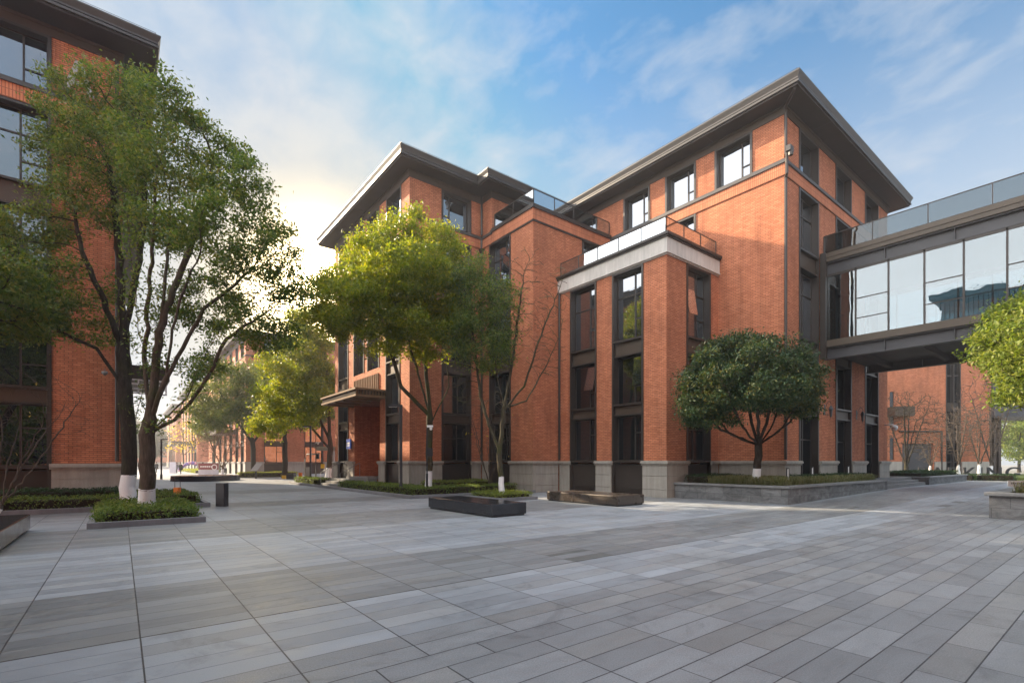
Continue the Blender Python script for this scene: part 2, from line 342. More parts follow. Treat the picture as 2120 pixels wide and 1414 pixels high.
# ------------------------------------------------------------------ mesh helpers
class MB:
    def __init__(s): s.v = []; s.f = []; s.m = []
    def quad(s, a, b, c, d, mi=0):
        n = len(s.v); s.v += [tuple(a), tuple(b), tuple(c), tuple(d)]; s.f.append((n, n + 1, n + 2, n + 3)); s.m.append(mi)
    def hexa(s, p, mi=0):
        n = len(s.v); s.v += [tuple(q) for q in p]
        for f in ((3, 2, 1, 0), (4, 5, 6, 7), (0, 1, 5, 4), (1, 2, 6, 5), (2, 3, 7, 6), (3, 0, 4, 7)):
            s.f.append(tuple(n + i for i in f)); s.m.append(mi)
    def box(s, x0, y0, z0, x1, y1, z1, mi=0):
        s.hexa([(x0, y0, z0), (x1, y0, z0), (x1, y1, z0), (x0, y1, z0), (x0, y0, z1), (x1, y0, z1), (x1, y1, z1), (x0, y1, z1)], mi)
    def prism(s, poly, z0, z1, mi=0, poly1=None):
        n = len(s.v); k = len(poly); q = poly1 or poly
        s.v += [(x, y, z0) for x, y in poly] + [(x, y, z1) for x, y in q]
        s.f.append(tuple(n + i for i in reversed(range(k)))); s.m.append(mi)
        s.f.append(tuple(n + k + i for i in range(k))); s.m.append(mi)
        for i in range(k):
            j = (i + 1) % k; s.f.append((n + i, n + j, n + k + j, n + k + i)); s.m.append(mi)
    def tube(s, pts, rad, seg=8, mi=0, cap=True):
        pts = [Vector(p) for p in pts]; rs = rad if isinstance(rad, (list, tuple)) else [rad] * len(pts); n0 = len(s.v)
        for i, p in enumerate(pts):
            d = (pts[min(i + 1, len(pts) - 1)] - pts[max(i - 1, 0)]).normalized()
            a = d.cross(Vector((0, 0, 1)) if abs(d.z) < .9 else Vector((1, 0, 0))).normalized(); b = d.cross(a)
            for k in range(seg):
                th = 2 * math.pi * (k + .5) / seg; s.v.append(tuple(p + (a * math.cos(th) + b * math.sin(th)) * rs[i]))
        for i in range(len(pts) - 1):
            for k in range(seg):
                k2 = (k + 1) % seg; s.f.append((n0 + i * seg + k, n0 + i * seg + k2, n0 + (i + 1) * seg + k2, n0 + (i + 1) * seg + k)); s.m.append(mi)
        if cap:
            s.f.append(tuple(n0 + k for k in reversed(range(seg)))); s.m.append(mi)
            e = n0 + (len(pts) - 1) * seg; s.f.append(tuple(e + k for k in range(seg))); s.m.append(mi)
    def lathe(s, prof, c, seg=12, mi=0):
        n0 = len(s.v)
        for r, z in prof:
            for k in range(seg):
                th = 2 * math.pi * k / seg; s.v.append((c[0] + r * math.cos(th), c[1] + r * math.sin(th), c[2] + z))
        for i in range(len(prof) - 1):
            for k in range(seg):
                k2 = (k + 1) % seg; s.f.append((n0 + i * seg + k, n0 + i * seg + k2, n0 + (i + 1) * seg + k2, n0 + (i + 1) * seg + k)); s.m.append(mi)
        s.f.append(tuple(n0 + k for k in reversed(range(seg)))); s.m.append(mi)
        e = n0 + (len(prof) - 1) * seg; s.f.append(tuple(e + k for k in range(seg))); s.m.append(mi)
    def build(s, name, mats, parent=None, smooth=False, bevel=0, origin=None):
        me = bpy.data.meshes.new(name)
        o3 = Vector(origin) if origin is not None else Vector((0, 0, 0))
        if parent is not None: o3 = o3 - Vector((0, 0, 0))
        me.from_pydata([(x - o3.x, y - o3.y, z - o3.z) for x, y, z in s.v], [], s.f)
        ms = mats if isinstance(mats, (list, tuple)) else [mats]
        for m in ms: me.materials.append(MATS[m])
        if len(ms) > 1: me.polygons.foreach_set('material_index', s.m)
        if smooth: me.polygons.foreach_set('use_smooth', [True] * len(s.f))
        me.update()
        o = bpy.data.objects.new(name, me); COL.objects.link(o)
        if parent is not None: o.parent = parent
        elif origin is not None: o.location = o3
        if bevel:
            b = o.modifiers.new('bevel', 'BEVEL'); b.width = bevel; b.segments = 2; b.limit_method = 'ANGLE'
        return o
def tag(o, label=None, cat=None, group=None, kind=None):
    if label: o['label'] = label
    if cat: o['category'] = cat
    if group: o['group'] = group
    if kind: o['kind'] = kind
    return o
def thing(name, label, cat, loc=(0, 0, 0), rz=0, group=None):
    o = bpy.data.objects.new(name, None); COL.objects.link(o); o.location = loc; o.rotation_euler = (0, 0, rz); o.empty_display_size = .3
    return tag(o, label, cat, group)
def copy_tree(o, parent=None):
    c = o.copy(); COL.objects.link(c); c.parent = parent
    for ch in list(o.children): copy_tree(ch, c)
    return c
def at(px, py, d):
    """point in the scene seen at photo position (px,py) at distance d along the view axis"""
    return FWD * d + RGT * ((px - 1060) / 1030 * d) + Vector((0, 0, EYE + (957 - py) / 1030 * d))
def offs(poly, o):
    """offset a counter-clockwise polygon outwards"""
    n = len(poly); r = []
    for i in range(n):
        p0 = Vector(poly[i - 1]); p1 = Vector(poly[i]); p2 = Vector(poly[(i + 1) % n])
        d1 = (p1 - p0).normalized(); d2 = (p2 - p1).normalized()
        n1 = Vector((d1.y, -d1.x)); n2 = Vector((d2.y, -d2.x))
        k = 1 + n1.dot(n2); q = p1 + (n1 + n2) * (o / k if k > 1e-6 else 0); r.append((q.x, q.y))
    return r
class PX:                       # wall plane x = v that faces -x
    def __init__(s, v): s.v = v
    def p(s, a, o, z): return (s.v - o, a, z)
    def box(s, mb, a0, a1, o0, o1, z0, z1, mi=0): mb.box(s.v - o1, a0, z0, s.v - o0, a1, z1, mi)
    def fr(s, a0, a1, f): return a1 - f * (a1 - a0)
class PY:                       # wall plane y = v that faces -y
    def __init__(s, v): s.v = v
    def p(s, a, o, z): return (a, s.v - o, z)
    def box(s, mb, a0, a1, o0, o1, z0, z1, mi=0): mb.box(a0, s.v - o1, z0, a1, s.v - o0, z1, mi)
    def fr(s, a0, a1, f): return a0 + f * (a1 - a0)
def wallface(mb, pl, a0, a1, z0, z1, holes, dep=.5, mi=0):
    A = sorted({a0, a1, *[min(max(h[k], a0), a1) for h in holes for k in (0, 1)]}); Z = sorted({z0, z1, *[min(max(h[k], z0), z1) for h in holes for k in (2, 3)]})
    for i in range(len(A) - 1):
        for j in range(len(Z) - 1):
            ca = (A[i] + A[i + 1]) / 2; cz = (Z[j] + Z[j + 1]) / 2
            if any(h[0] < ca < h[1] and h[2] < cz < h[3] for h in holes): continue
            mb.quad(pl.p(A[i], 0, Z[j]), pl.p(A[i + 1], 0, Z[j]), pl.p(A[i + 1], 0, Z[j + 1]), pl.p(A[i], 0, Z[j + 1]), mi)
    for b0, b1, y0, y1 in holes:
        for q in (((b0, y0), (b0, y1)), ((b1, y0), (b1, y1)), ((b0, y1), (b1, y1)), ((b0, y0), (b1, y0))):
            (p, r), (s, w) = q
            mb.quad(pl.p(p, 0, r), pl.p(s, 0, w), pl.p(s, -dep, w), pl.p(p, -dep, r), mi)
LAY = {  # mullions (fraction from the left), transoms (from, to, height fraction)
    'top': ([.68], [(.68, 1, .34)]),
    'tall': ([.64], [(0, 1, .66), (.64, 1, .30)]),
    'mid': ([.64], [(.64, 1, .36)]),
    'low': ([.64], [(.64, 1, .62)]),
    'lowL': ([.60], [(.60, 1, .62), (0, .6, .60)]),
    'top2': ([.32], [(0, .32, .34)]),
    'deep': ([.5], [(0, 1, .68)]),
    'plain': ([.5], []),
}
def window(parent, pl, a0, a1, z0, z1, lay='top', rec=.34, glass='window_glass', opened=None):
    f = MB(); w = .055; ml, tr = LAY[lay]
    o0, o1 = -rec - .03, -rec + .05
    for q in ((a0, a0 + w, z0, z1), (a1 - w, a1, z0, z1), (a0 + w, a1 - w, z0, z0 + w), (a0 + w, a1 - w, z1 - w, z1)):
        pl.box(f, q[0], q[1], o0, o1, q[2], q[3])
    for m in ml:
        a = pl.fr(a0, a1, m); pl.box(f, a - .03, a + .03, o0, o1 - .003, z0 + w, z1 - w)
    for m0, m1, zf in tr:
        b0, b1 = sorted((pl.fr(a0, a1, m0), pl.fr(a0, a1, m1))); z = z0 + zf * (z1 - z0)
        pl.box(f, b0 + .03, b1 - .03, o0, o1 - .006, z - .028, z + .028)
    fo = f.build('window', 'bronze', parent)
    g = MB(); pl.box(g, a0 + .02, a1 - .02, -rec - .02, -rec, z0 + .02, z1 - .02)
    g.build('pane', glass, fo)
    if opened:      # a casement hinged out from the wall
        m0, m1, f0, f1, ang = opened
        b0, b1 = sorted((pl.fr(a0, a1, m0), pl.fr(a0, a1, m1))); za, zb = z0 + f0 * (z1 - z0), z0 + f1 * (z1 - z0)
        t = (zb - za) * math.sin(math.radians(ang)); zl = zb - (zb - za) * math.cos(math.radians(ang))
        c = MB(); o = -rec + .07
        P = [pl.p(b0, o, zb), pl.p(b1, o, zb), pl.p(b1, o + t, zl), pl.p(b0, o + t, zl)]
        Q = [pl.p(b0, o + .03, zb), pl.p(b1, o + .03, zb), pl.p(b1, o + t + .03, zl), pl.p(b0, o + t + .03, zl)]
        c.hexa(P + Q); c.build('open_casement', 'window_glass', fo)
    return fo
def bay(parent, pl, a0, a1, z0, z1, wins, base=None, name='bay_surround'):
    """bronze lined bay: jambs, spandrel panels, the windows of its storeys"""
    b = MB(); jw = .11
    pl.box(b, a0, a0 + jw, -.5, .045, z0, z1); pl.box(b, a1 - jw, a1, -.5, .045, z0, z1)
    i0, i1 = a0 + jw, a1 - jw
    pl.box(b, i0, i1, -.5, .03, z1 - .10, z1)
    lvl = z0
    for k, wn_ in enumerate(wins):
        w0, w1 = wn_[:2]
        if w0 - lvl > .15:
            if k == 0 and base == 'panel':
                pl.box(b, i0, i1, -.4, -.12, lvl, w0 - .16)
                for q in range(5): pl.box(b, i0, i1, -.12, -.085, lvl + .06 + .07 * q, lvl + .095 + .07 * q)
            else:
                pl.box(b, i0, i1, -.4, -.10, lvl, w0 - .08, 1)
                pl.box(b, i0, i1, -.4, .0, lvl, lvl + .07)
            pl.box(b, i0, i1, -.4, .055, w0 - .09, w0)
        lvl = w1
    if lvl < z1 - .2: pl.box(b, i0, i1, -.4, -.10, lvl, z1 - .1, 1)
    b.build(name, ['bronze', 'bronze_panel'], parent)
    for w in wins:
        zt = min(w[1], z1 - .10)
        window(parent, pl, i0, i1, w[0], zt, w[2], glass=(w[3] if len(w) > 3 else 'window_glass'), opened=(w[4] if len(w) > 4 else None))
def plinth_seg(mb, pl, a0, a1, h=1.73, e0=0, e1=0):
    """one run of stone plinth with moulded cap; e0/e1 lengthen it round a corner"""
    o = .10
    k0 = o if e0 else 0; k1 = o if e1 else 0
    for z0, z1 in ((0, .36), (.38, 1.00), (1.02, h - .22)): pl.box(mb, a0 - k0, a1 + k1, -.04, o, z0, z1)
    for z0, z1 in ((.36, .38), (1.00, 1.02)): pl.box(mb, a0 - k0 + (.02 if e0 else .0), a1 + k1 - (.02 if e1 else 0), -.04, o - .02, z0, z1)
    for z0, z1, q in ((h - .22, h - .14, .14), (h - .14, h - .03, .20), (h - .03, h, .16)):
        d = q - 0.0
        pl.box(mb, a0 - (d if e0 else .06 if e0 == 0 else 0), a1 + (d if e1 else .06), -.04, q, z0, z1)
def roof(parent, poly, o=1.05, zs=18.3, name='roof', parts=True):
    r = MB()
    r.prism(offs(poly, o - .10), zs, zs + .10, 0)
    rf = r.build(name, 'soffit', parent)
    f = MB()
    f.prism(offs(poly, o - .02), zs + .10, zs + .20); f.prism(offs(poly, o - .10), zs + .20, zs + .25)
    f.prism(offs(poly, o - .04), zs + .25, zs + .32); f.prism(offs(poly, o - .04), zs + .32, zs + .52, 0, offs(poly, o + .05)); f.prism(offs(poly, o + .05), zs + .52, zs + .58)
    f.build('fascia', 'fascia', rf)
    g = MB(); g.prism(offs(poly, o - .25), zs + .58, zs + 1.0, 0, offs(poly, -1.6)); g.build('roof_sheet', 'roof_sheet', rf)
    s = MB()
    n = len(poly); A = offs(poly, .12); B = offs(poly, o - .12)
    for i in range(n):
        p, q = Vector(A[i]), Vector(A[(i + 1) % n]); u, w = Vector(B[i]), Vector(B[(i + 1) % n])
        L = (q - p).length; k = max(1, int(L / 3.0))
        d = (q - p) / L; nn = Vector((d.y, -d.x))
        for j in range(1, k):
            c = p + d * (L * j / k); e = c + nn * (o - .28)
            s.box(min(c.x, e.x) - .012, min(c.y, e.y) - .012, zs - .006, max(c.x, e.x) + .012, max(c.y, e.y) + .012, zs - .0005)
        # slim lightning rods along the edge
        for j in range(0, int(L / 1.5) + 1):
            c = u + (w - u) * (j * 1.5 / max((w - u).length, .1))
            if j * 1.5 < (w - u).length: s.box(c.x - .012, c.y - .012, zs + .58, c.x + .012, c.y + .012, zs + .74)
        s.tube([(u.x, u.y, zs + .74), (w.x, w.y, zs + .74)], .008, 4)
    s.build('lightning_conductor', 'black_metal', rf)
    return rf
def rail(parent, pts, z0, h=.82, step=1.6, name='railing', gname='pane'):
    f = MB(); fo = None; panes = []
    for (x0, y0), (x1, y1) in zip(pts[:-1], pts[1:]):
        L = math.hypot(x1 - x0, y1 - y0); n = max(1, round(L / step))
        dx, dy = (x1 - x0) / L, (y1 - y0) / L
        f.tube([(x0, y0, z0 + h), (x1, y1, z0 + h)], .028, 4, cap=True); f.tube([(x0, y0, z0 + .04), (x1, y1, z0 + .04)], .028, 4)
        for i in range(n + 1):
            x, y = x0 + dx * L * i / n, y0 + dy * L * i / n
            f.box(x - .022, y - .022, z0, x + .022, y + .022, z0 + h)
        for i in range(n):
            a, b = L * i / n + .03, L * (i + 1) / n - .03; g = MB()
            nx, ny = -dy * .006, dx * .006
            p = [(x0 + dx * a + nx, y0 + dy * a + ny), (x0 + dx * b + nx, y0 + dy * b + ny), (x0 + dx * b - nx, y0 + dy * b - ny), (x0 + dx * a - nx, y0 + dy * a - ny)]
            g.hexa([(x, y, z0 + .07) for x, y in p] + [(x, y, z0 + h - .03) for x, y in p]); panes.append(g)
    fo = f.build(name, 'bronze', parent)
    for g in panes: g.build(gname, 'rail_glass', fo)
    return fo

# ------------------------------------------------------------------ ground
def ground_z(x, y): return min(max((x - 20.5) * .018, 0), .2)
def ground():
    xs = [-60, -30, -10, 0, 10, 20.5, 24, 28, 32, 36, 40, 45.5, 60, 90]; ys = [-30, -10, 0, 6, 12, 20, 40, 70, 120, 300]
    me = bpy.data.meshes.new('plaza_paving'); v = [(x, y, ground_z(x, y)) for y in ys for x in xs]; n = len(xs)
    f = [(j * n + i, j * n + i + 1, (j + 1) * n + i + 1, (j + 1) * n + i) for j in range(len(ys) - 1) for i in range(n - 1)]
    me.from_pydata(v, [], f); me.materials.append(MATS['paving_slabs'])
    o = bpy.data.objects.new('plaza_paving', me); COL.objects.link(o); tag(o, 'grey stone slab paving of the campus plaza', None, None, 'structure')
    m = MB(); m.box(-420, -420, -1.2, 420, 420, -.06); tag(m.build('ground', 'far_ground'), 'plain ground beyond the plaza', None, None, 'structure')
ground()

# ------------------------------------------------------------------ the main office building
ST = [(1.73, 4.0, 'low'), (4.6, 6.98, 'mid'), (7.8, 11.2, 'tall'), (12.15, 15.05, 'tall')]
def office():
    B = thing('office_building', 'large orange brick office building with stepped wings, wide dark eaves and glass railed terraces', 'building', (24.38, 10.41, 0))
    def loc(mb, name, mats, **k):
        return mb
    root = B
    # parts are modelled in world coordinates, so the root keeps an offset that its children undo
    inv = Matrix.Translation((-24.38, -10.41, 0))
    hold = []
    poly = [(24.38, 10.41), (39.45, 10.41), (39.45, 38.35), (12.92, 38.35), (12.92, 25.86), (17.93, 25.86), (17.93, 24.82), (24.38, 24.82)]
    Mx, My, Tx, Ty, Nx, Ny, Ex, Ey, Fy = PX(24.38), PY(10.41), PX(19.88), PY(13.70), PX(17.93), PY(20.9), PX(12.92), PY(25.86), PY(24.82)
    w = MB()
    ZT = 17.9
    topM = [(11.9, 13.87), (14.95, 16.87), (17.92, 19.86)]
    wallface(w, Mx, 10.41, 24.82, 0, ZT, [(a, b, 15.82, ZT) for a, b in topM] + [(14.95, 16.87, 12.32, 15.05), (17.92, 19.86, 12.32, 15.05)])
    bM = [(25.95, 28.3), (30.6, 32.95), (35.2, 37.6)]
    wallface(w, My, 24.38, 39.45, 0, ZT, [(a, b, 15.82, ZT) for a, b in bM] + [(a, b, 0, 15.05) for a, b in bM])
    bT = [(14.98, 16.93), (18.0, 19.97)]
    wallface(w, Tx, 13.70, 20.9, 0, 11.3, [(a, b, 0, 11.25) for a, b in bT])
    wallface(w, Ty, 19.88, 24.38, 0, 11.3, [(21.5, 23.65, 0, 11.25)])
    wallface(w, Nx, 20.9, 25.86, 0, 15.2, [(22.9, 25.05, 0, 15.05)]); wallface(w, Nx, 24.82, 25.86, 15.2, ZT, [])
    wallface(w, Ny, 17.93, 24.38, 0, 15.2, [(21.78, 23.75, 12.32, 15.05)])
    wallface(w, Ey, 12.92, 17.93, 0, ZT, [(15.0, 17.1, 0, 15.05), (15.0, 17.1, 15.82, ZT)])
    wallface(w, Fy, 17.93, 24.38, 15.2, ZT, [(19.7, 21.7, 15.98, ZT)])
    topE = [(26.9, 28.95), (30.05, 32.0), (32.55, 34.47), (35.52, 37.52)]
    wallface(w, Ex, 25.86, 38.35, 0, ZT, [(a, b, 15.82, ZT) for a, b in topE] + [(27.07, 29.07, 0, 15.05), (35.52, 37.57, 0, 15.05), (30.0, 34.36, 0, 5.62),
        (30.05, 32.0, 7.7, 11.3), (32.55, 34.47, 7.7, 11.3), (30.05, 32.0, 12.1, 15.05), (32.55, 34.47, 12.1, 15.05)])
    # back of the entrance recess, rear walls
    w.box(15.6, 29.99, 0, 15.9, 34.37, 5.64); w.quad((13.42, 30.0, 0), (15.6, 30.0, 0), (15.6, 30.0, 5.62), (13.42, 30.0, 5.62)); w.quad((13.42, 34.36, 0), (15.6, 34.36, 0), (15.6, 34.36, 5.62), (13.42, 34.36, 5.62))
    w.quad((13.42, 30.0, 5.62), (15.6, 30.0, 5.62), (15.6, 34.36, 5.62), (13.42, 34.36, 5.62))
    w.quad((39.45, 10.41, 0), (39.45, 38.35, 0), (39.45, 38.35, ZT), (39.45, 10.41, ZT)); w.quad((12.92, 38.35, 0), (39.45, 38.35, 0), (39.45, 38.35, ZT), (12.92, 38.35, ZT))
    parts = [w.build('wall', 'brick')]
    def runs(pl, a0, a1, bays, e0=0, e1=0):
        A = a0; cuts = sorted(bays) + [(a1, None)]
        for b0, b1 in cuts:
            P = MB(); plinth_seg(P, pl, A, b0, e0=(e0 if A == a0 else 0), e1=(e1 if b1 is None else 0)); A = b1; parts.append(P.build('plinth', 'granite_plinth', bevel=.008))
    runs(Tx, 13.70, 20.76, bT, 1, 0); runs(Ty, 19.94, 24.24, [(21.5, 23.65)])
    runs(Mx, 10.41, 13.6, [], 1, 0); runs(My, 24.46, 39.45, bM, 0, 1)
    runs(Nx, 20.9, 25.72, [(22.9, 25.05)], 1, 0); runs(Ny, 17.99, 19.74, [])
    runs(Ex, 25.86, 38.35, [(27.07, 29.07), (30.0, 34.36), (35.52, 37.57)], 1, 1); runs(Ey, 12.98, 17.79, [(15.0, 17.1)])
    s = MB(); s.prism(offs(poly, .055), 15.06, 15.62); parts.append(s.build('string_course', 'brick_soldier'))
    s = MB(); s.prism(offs(poly, .12), 15.62, 15.70); s.prism(offs(poly, .09), 15.70, 15.81); parts.append(s.build('string_course_sill', 'fascia'))
    s = MB(); s.prism(offs(poly, .05), 17.9, 18.2); s.prism(offs(poly, .09), 18.2, 18.3); parts.append(s.build('frieze', 'bronze_panel'))
    parts.append(roof(None, poly))
    # terrace block parapets
    np_ = [(17.93, 20.9), (24.36, 20.9), (24.36, 24.70), (17.93, 24.70)]
    s = MB(); s.prism(offs(np_, .045), 15.1, 15.72); parts.append(s.build('parapet', 'brick_soldier'))
    s = MB(); s.prism(offs(np_, .12), 15.72, 15.86); s.prism(offs(np_, .08), 15.86, 15.96); s.prism(offs(np_, .065), 15.0, 15.06); parts.append(s.build('parapet_cap', 'bronze'))
    parts.append(rail(None, [(18.0, 24.6), (18.0, 20.95), (24.3, 20.95)], 15.96, .84, 1.6))
    tp = [(19.88, 13.70), (24.37, 13.70), (24.37, 20.88), (19.88, 20.88)]
    s = MB(); s.prism(offs(tp, .10), 11.40, 12.06); s.prism(offs(tp, .06), 11.28, 11.34); s.prism(offs(tp, .135), 11.34, 11.40); parts.append(s.build('cornice', 'concrete_cornice'))
    s = MB(); s.prism(offs(tp, .16), 12.06, 12.14); s.prism(offs(tp, .24), 12.14, 12.26); parts.append(s.build('cornice_cap', 'bronze'))
    parts.append(rail(None, [(19.95, 20.8), (19.95, 13.77), (24.3, 13.77)], 12.26, .82, 1.42))
    n0 = set(bpy.data.objects)
    for a, b in topM: bay(None, Mx, a, b, 15.82, 17.9, [(15.86, 17.9, 'top')])
    for a, b in topM[1:]: bay(None, Mx, a, b, 12.32, 15.05, [(12.34, 15.05, 'tall')])
    for a, b in bM:
        bay(None, My, a, b, 15.82, 17.9, [(15.86, 17.9, 'top2')])
        bay(None, My, a, b, 0, 15.05, [(.25, 4.0, 'deep', 'dark_glass'), (4.6, 6.98, 'plain', 'dark_glass'), (7.8, 11.2, 'deep'), (12.15, 15.05, 'deep')])
    oc = {0: [None, (.64, 1, .36, 1, 7), None], 1: [None, (.62, .98, .36, 1, 16), None]}
    for i, (a, b) in enumerate(bT):
        bay(None, Tx, a, b, 0, 11.27, [(1.73, 4.0, 'low', 'dark_glass'), (4.6, 6.98, 'mid', 'dark_glass', oc[i][1]), (7.8, 11.27, 'tall')], 'panel')
    bay(None, Ty, 21.5, 23.65, 0, 11.27, [(1.73, 4.0, 'deep', 'dark_glass'), (4.6, 6.98, 'mid', 'dark_glass'), (7.8, 11.27, 'tall', 'window_glass', (.12, .5, .34, .72, 9))], 'panel')
    bay(None, Nx, 22.9, 25.05, 0, 15.05, [(1.73, 4.0, 'low', 'dark_glass'), (4.6, 6.98, 'mid', 'dark_glass'), (7.8, 11.2, 'tall'), (12.15, 15.05, 'tall', 'window_glass', (.55, .95, .25, .72, 10))], 'panel')
    bay(None, Ny, 21.78, 23.75, 12.32, 15.05, [(12.36, 15.05, 'tall')])
    bay(None, Ey, 15.0, 17.1, 0, 15.05, [(1.73, 4.0, 'lowL', 'dark_glass'), (4.6, 6.98, 'mid'), (7.8, 11.2, 'tall'), (12.15, 15.05, 'tall')], 'panel')
    bay(None, Ey, 15.0, 17.1, 15.82, 17.9, [(15.86, 17.9, 'top2')])
    bay(None, Fy, 19.7, 21.7, 15.98, 17.9, [(16.0, 17.9, 'top')])
    for a, b in topE: bay(None, Ex, a, b, 15.82, 17.9, [(15.86, 17.9, 'top')])
    for a, b in ((27.07, 29.07), (35.52, 37.57)): bay(None, Ex, a, b, 0, 15.05, [(1.73, 4.0, 'low'), (4.6, 6.98, 'mid'), (7.8, 11.2, 'tall'), (12.15, 15.05, 'tall')], 'panel')
    for a, b in ((30.05, 32.0), (32.55, 34.47)):
        bay(None, Ex, a, b, 7.7, 11.3, [(7.8, 11.3, 'tall')]); bay(None, Ex, a, b, 12.1, 15.05, [(12.15, 15.05, 'tall')])
    # entrance: canopy, fins, door
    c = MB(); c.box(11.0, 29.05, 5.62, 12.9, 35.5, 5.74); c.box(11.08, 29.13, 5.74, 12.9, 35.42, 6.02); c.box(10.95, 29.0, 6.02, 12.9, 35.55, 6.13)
    rb = MB()
    for k in range(33): rb.box(11.03, 29.2 + k * .19, 5.76, 11.078, 29.28 + k * .19, 6.0)
    rb2 = MB()
    for k in range(9): rb2.box(11.2 + k * .19, 29.08, 5.76, 11.28 + k * .19, 29.128, 6.0)
    for k in range(4): c.box(11.1, 29.9 + k * 1.5, 5.5, 12.9, 30.0 + k * 1.5, 5.62)
    co = c.build('canopy', 'canopy_bronze_lit'); rb.build('ribs', 'bronze_panel', co); rb2.build('ribs', 'bronze_panel', co)
    for k in range(6):
        d = MB(); d.lathe([(.07, 0), (.07, .015)], (11.5 + .9 * (k % 2), 30.6 + 1.5 * (k // 2), 5.602), 10); d.build('downlight', 'white_paint', co)
    fn = MB()
    for k in range(15): fn.box(12.80, 30.1 + k * .29, 6.13, 12.915, 30.16 + k * .29, 7.32)
    fn.build('fins', 'canopy_bronze_lit', co)
    d = MB()
    for k in range(4):
        d.box(15.5, 30.6 + k * .8, .5, 15.58, 30.66 + k * .8, 3.2)
    d.box(15.5, 30.6, 3.2, 15.58, 33.06, 3.3); dd = d.build('door', 'bronze')
    d = MB(); d.box(15.53, 30.66, .5, 15.55, 33.0, 3.2); d.build('pane', 'dark_glass', dd)
    # downpipes
    def pipe(pts, name='downpipe', r=.065):
        p = MB(); p.tube(pts, r, 8); o = p.build(name, 'bronze'); return o
    pipe([(23.55, 9.6, 18.27), (24.26, 10.33, 18.1), (24.30, 10.31, 17.9), (24.30, 10.31, 15.95)]); pipe([(24.22, 10.23, 15.95), (24.22, 10.23, 15.0), (24.30, 10.31, 14.85), (24.30, 10.31, 1.78)])
    pipe([(17.77, 25.70, 18.27), (17.83, 25.76, 18.0), (17.83, 25.76, 15.9)]); pipe([(17.83, 25.76, 15.6), (17.83, 25.76, 1.78)])
    h = MB(); h.hexa([(17.75, 25.68, 14.75), (17.91, 25.68, 14.75), (17.91, 25.84, 14.75), (17.75, 25.84, 14.75), (17.66, 25.59, 15.0), (17.92, 25.59, 15.0), (17.92, 25.85, 15.0), (17.66, 25.85, 15.0)]); h.build('rainwater_hopper', 'bronze')
    pipe([(19.80, 20.78, 11.3), (19.80, 20.78, 1.78)])
    for o in set(bpy.data.objects) - n0: pass
    # parent every loose part to the building, keeping its place
    for o in list(bpy.data.objects):
        if o.parent is None and o.type == 'MESH' and o.get('kind') is None and o.get('label') is None and o.get('category') is None:
            o.parent = B; o.matrix_parent_inverse = inv
    return B
office()
def adopt(B, x, y):
    for o in list(bpy.data.objects):
        if o.parent is None and o.type == 'MESH' and o.get('kind') is None and o.get('label') is None:
            o.parent = B; o.matrix_parent_inverse = Matrix.Translation((-x, -y, 0))

# ------------------------------------------------------------------ other buildings
def block(name, label, poly, ybays, xbays, h=1.73, glass='window_glass', ov=1.05, sp=0, full_bottom='panel', simple_tex=False):
    """a brick block of the same family; ybays lie on its -y wall, xbays on its -x wall (either may be None)"""
    xs = [p[0] for p in poly]; ys = [p[1] for p in poly]; x0, x1, y0, y1 = min(xs), max(xs), min(ys), max(ys)
    B = thing(name, label, 'building', (x0, y0, 0))
    pY, pX = PY(y0), PX(x0); w = MB()
    hy = [(a, b, 15.82, 17.9) for a, b in ybays] + [(a, b, 0, 15.05) for a, b in ybays]; hx = [(a, b, 15.82, 17.9) for a, b in xbays] + [(a, b, 0, 15.05) for a, b in xbays]
    wallface(w, pY, x0, x1, 0, 17.9, hy); wallface(w, pX, y0, y1, 0, 17.9, hx)
    w.quad((x1, y0, 0), (x1, y1, 0), (x1, y1, 17.9), (x1, y0, 17.9)); w.quad((x0, y1, 0), (x1, y1, 0), (x1, y1, 17.9), (x0, y1, 17.9))
    w.build('wall', 'brick')
    for pl, a0, a1, bs, e0, e1 in ((pX, y0, y1, xbays, 1, 1), (pY, x0 + .08, x1, ybays, 0, 1)):
        A = a0
        for b0, b1 in sorted(bs) + [(a1, None)]:
            P = MB(); plinth_seg(P, pl, A, b0, h, e0 if A == a0 else 0, e1 if b1 is None else 0); A = b1; P.build('plinth', 'granite_plinth')
    s = MB(); s.prism(offs(poly, .055), 15.06, 15.62); s.build('string_course', 'brick_soldier')
    s = MB(); s.prism(offs(poly, .12), 15.62, 15.70); s.prism(offs(poly, .09), 15.70, 15.81); s.build('string_course_sill', 'fascia')
    s = MB(); s.prism(offs(poly, .05), 17.9, 18.2); s.prism(offs(poly, .09), 18.2, 18.3); s.build('frieze', 'bronze_panel')
    roof(None, poly, ov)
    for pl, bs in ((pY, ybays), (pX, xbays)):
        for a, b in bs:
            bay(None, pl, a, b, 15.82, 17.9, [(15.86, 17.9, 'top')])
            bay(None, pl, a, b, 0, 15.05, [(h - .1 + sp, 3.85, 'low', glass), (4.5, 6.9, 'mid', glass), (7.8, 11.2, 'tall'), (12.15, 15.05, 'tall')], 'panel')
    return B, x0, y0
B, bx, by = block('office_building', 'shaded brick building behind the tall twin trees, with a grey metal letter under its eave',
                  [(-14, 25.86), (.03, 25.86), (.03, 66), (-14, 66)], [(-13, -10.7), (-8.8, -6.4), (-4.45, -2.08)], [], 1.60, ov=1.2)
c = MB()            # canopy over its side entrance with white framing beneath
c.box(.05, 33.6, 6.15, 2.15, 40, 6.75); c.box(.05, 33.5, 6.75, 2.3, 40.1, 6.87)
for k in range(10): c.box(.15 + .2 * k, 33.56, 6.2, .25 + .2 * k, 33.6, 6.7)
cn = c.build('canopy', 'bronze_panel')
c = MB()
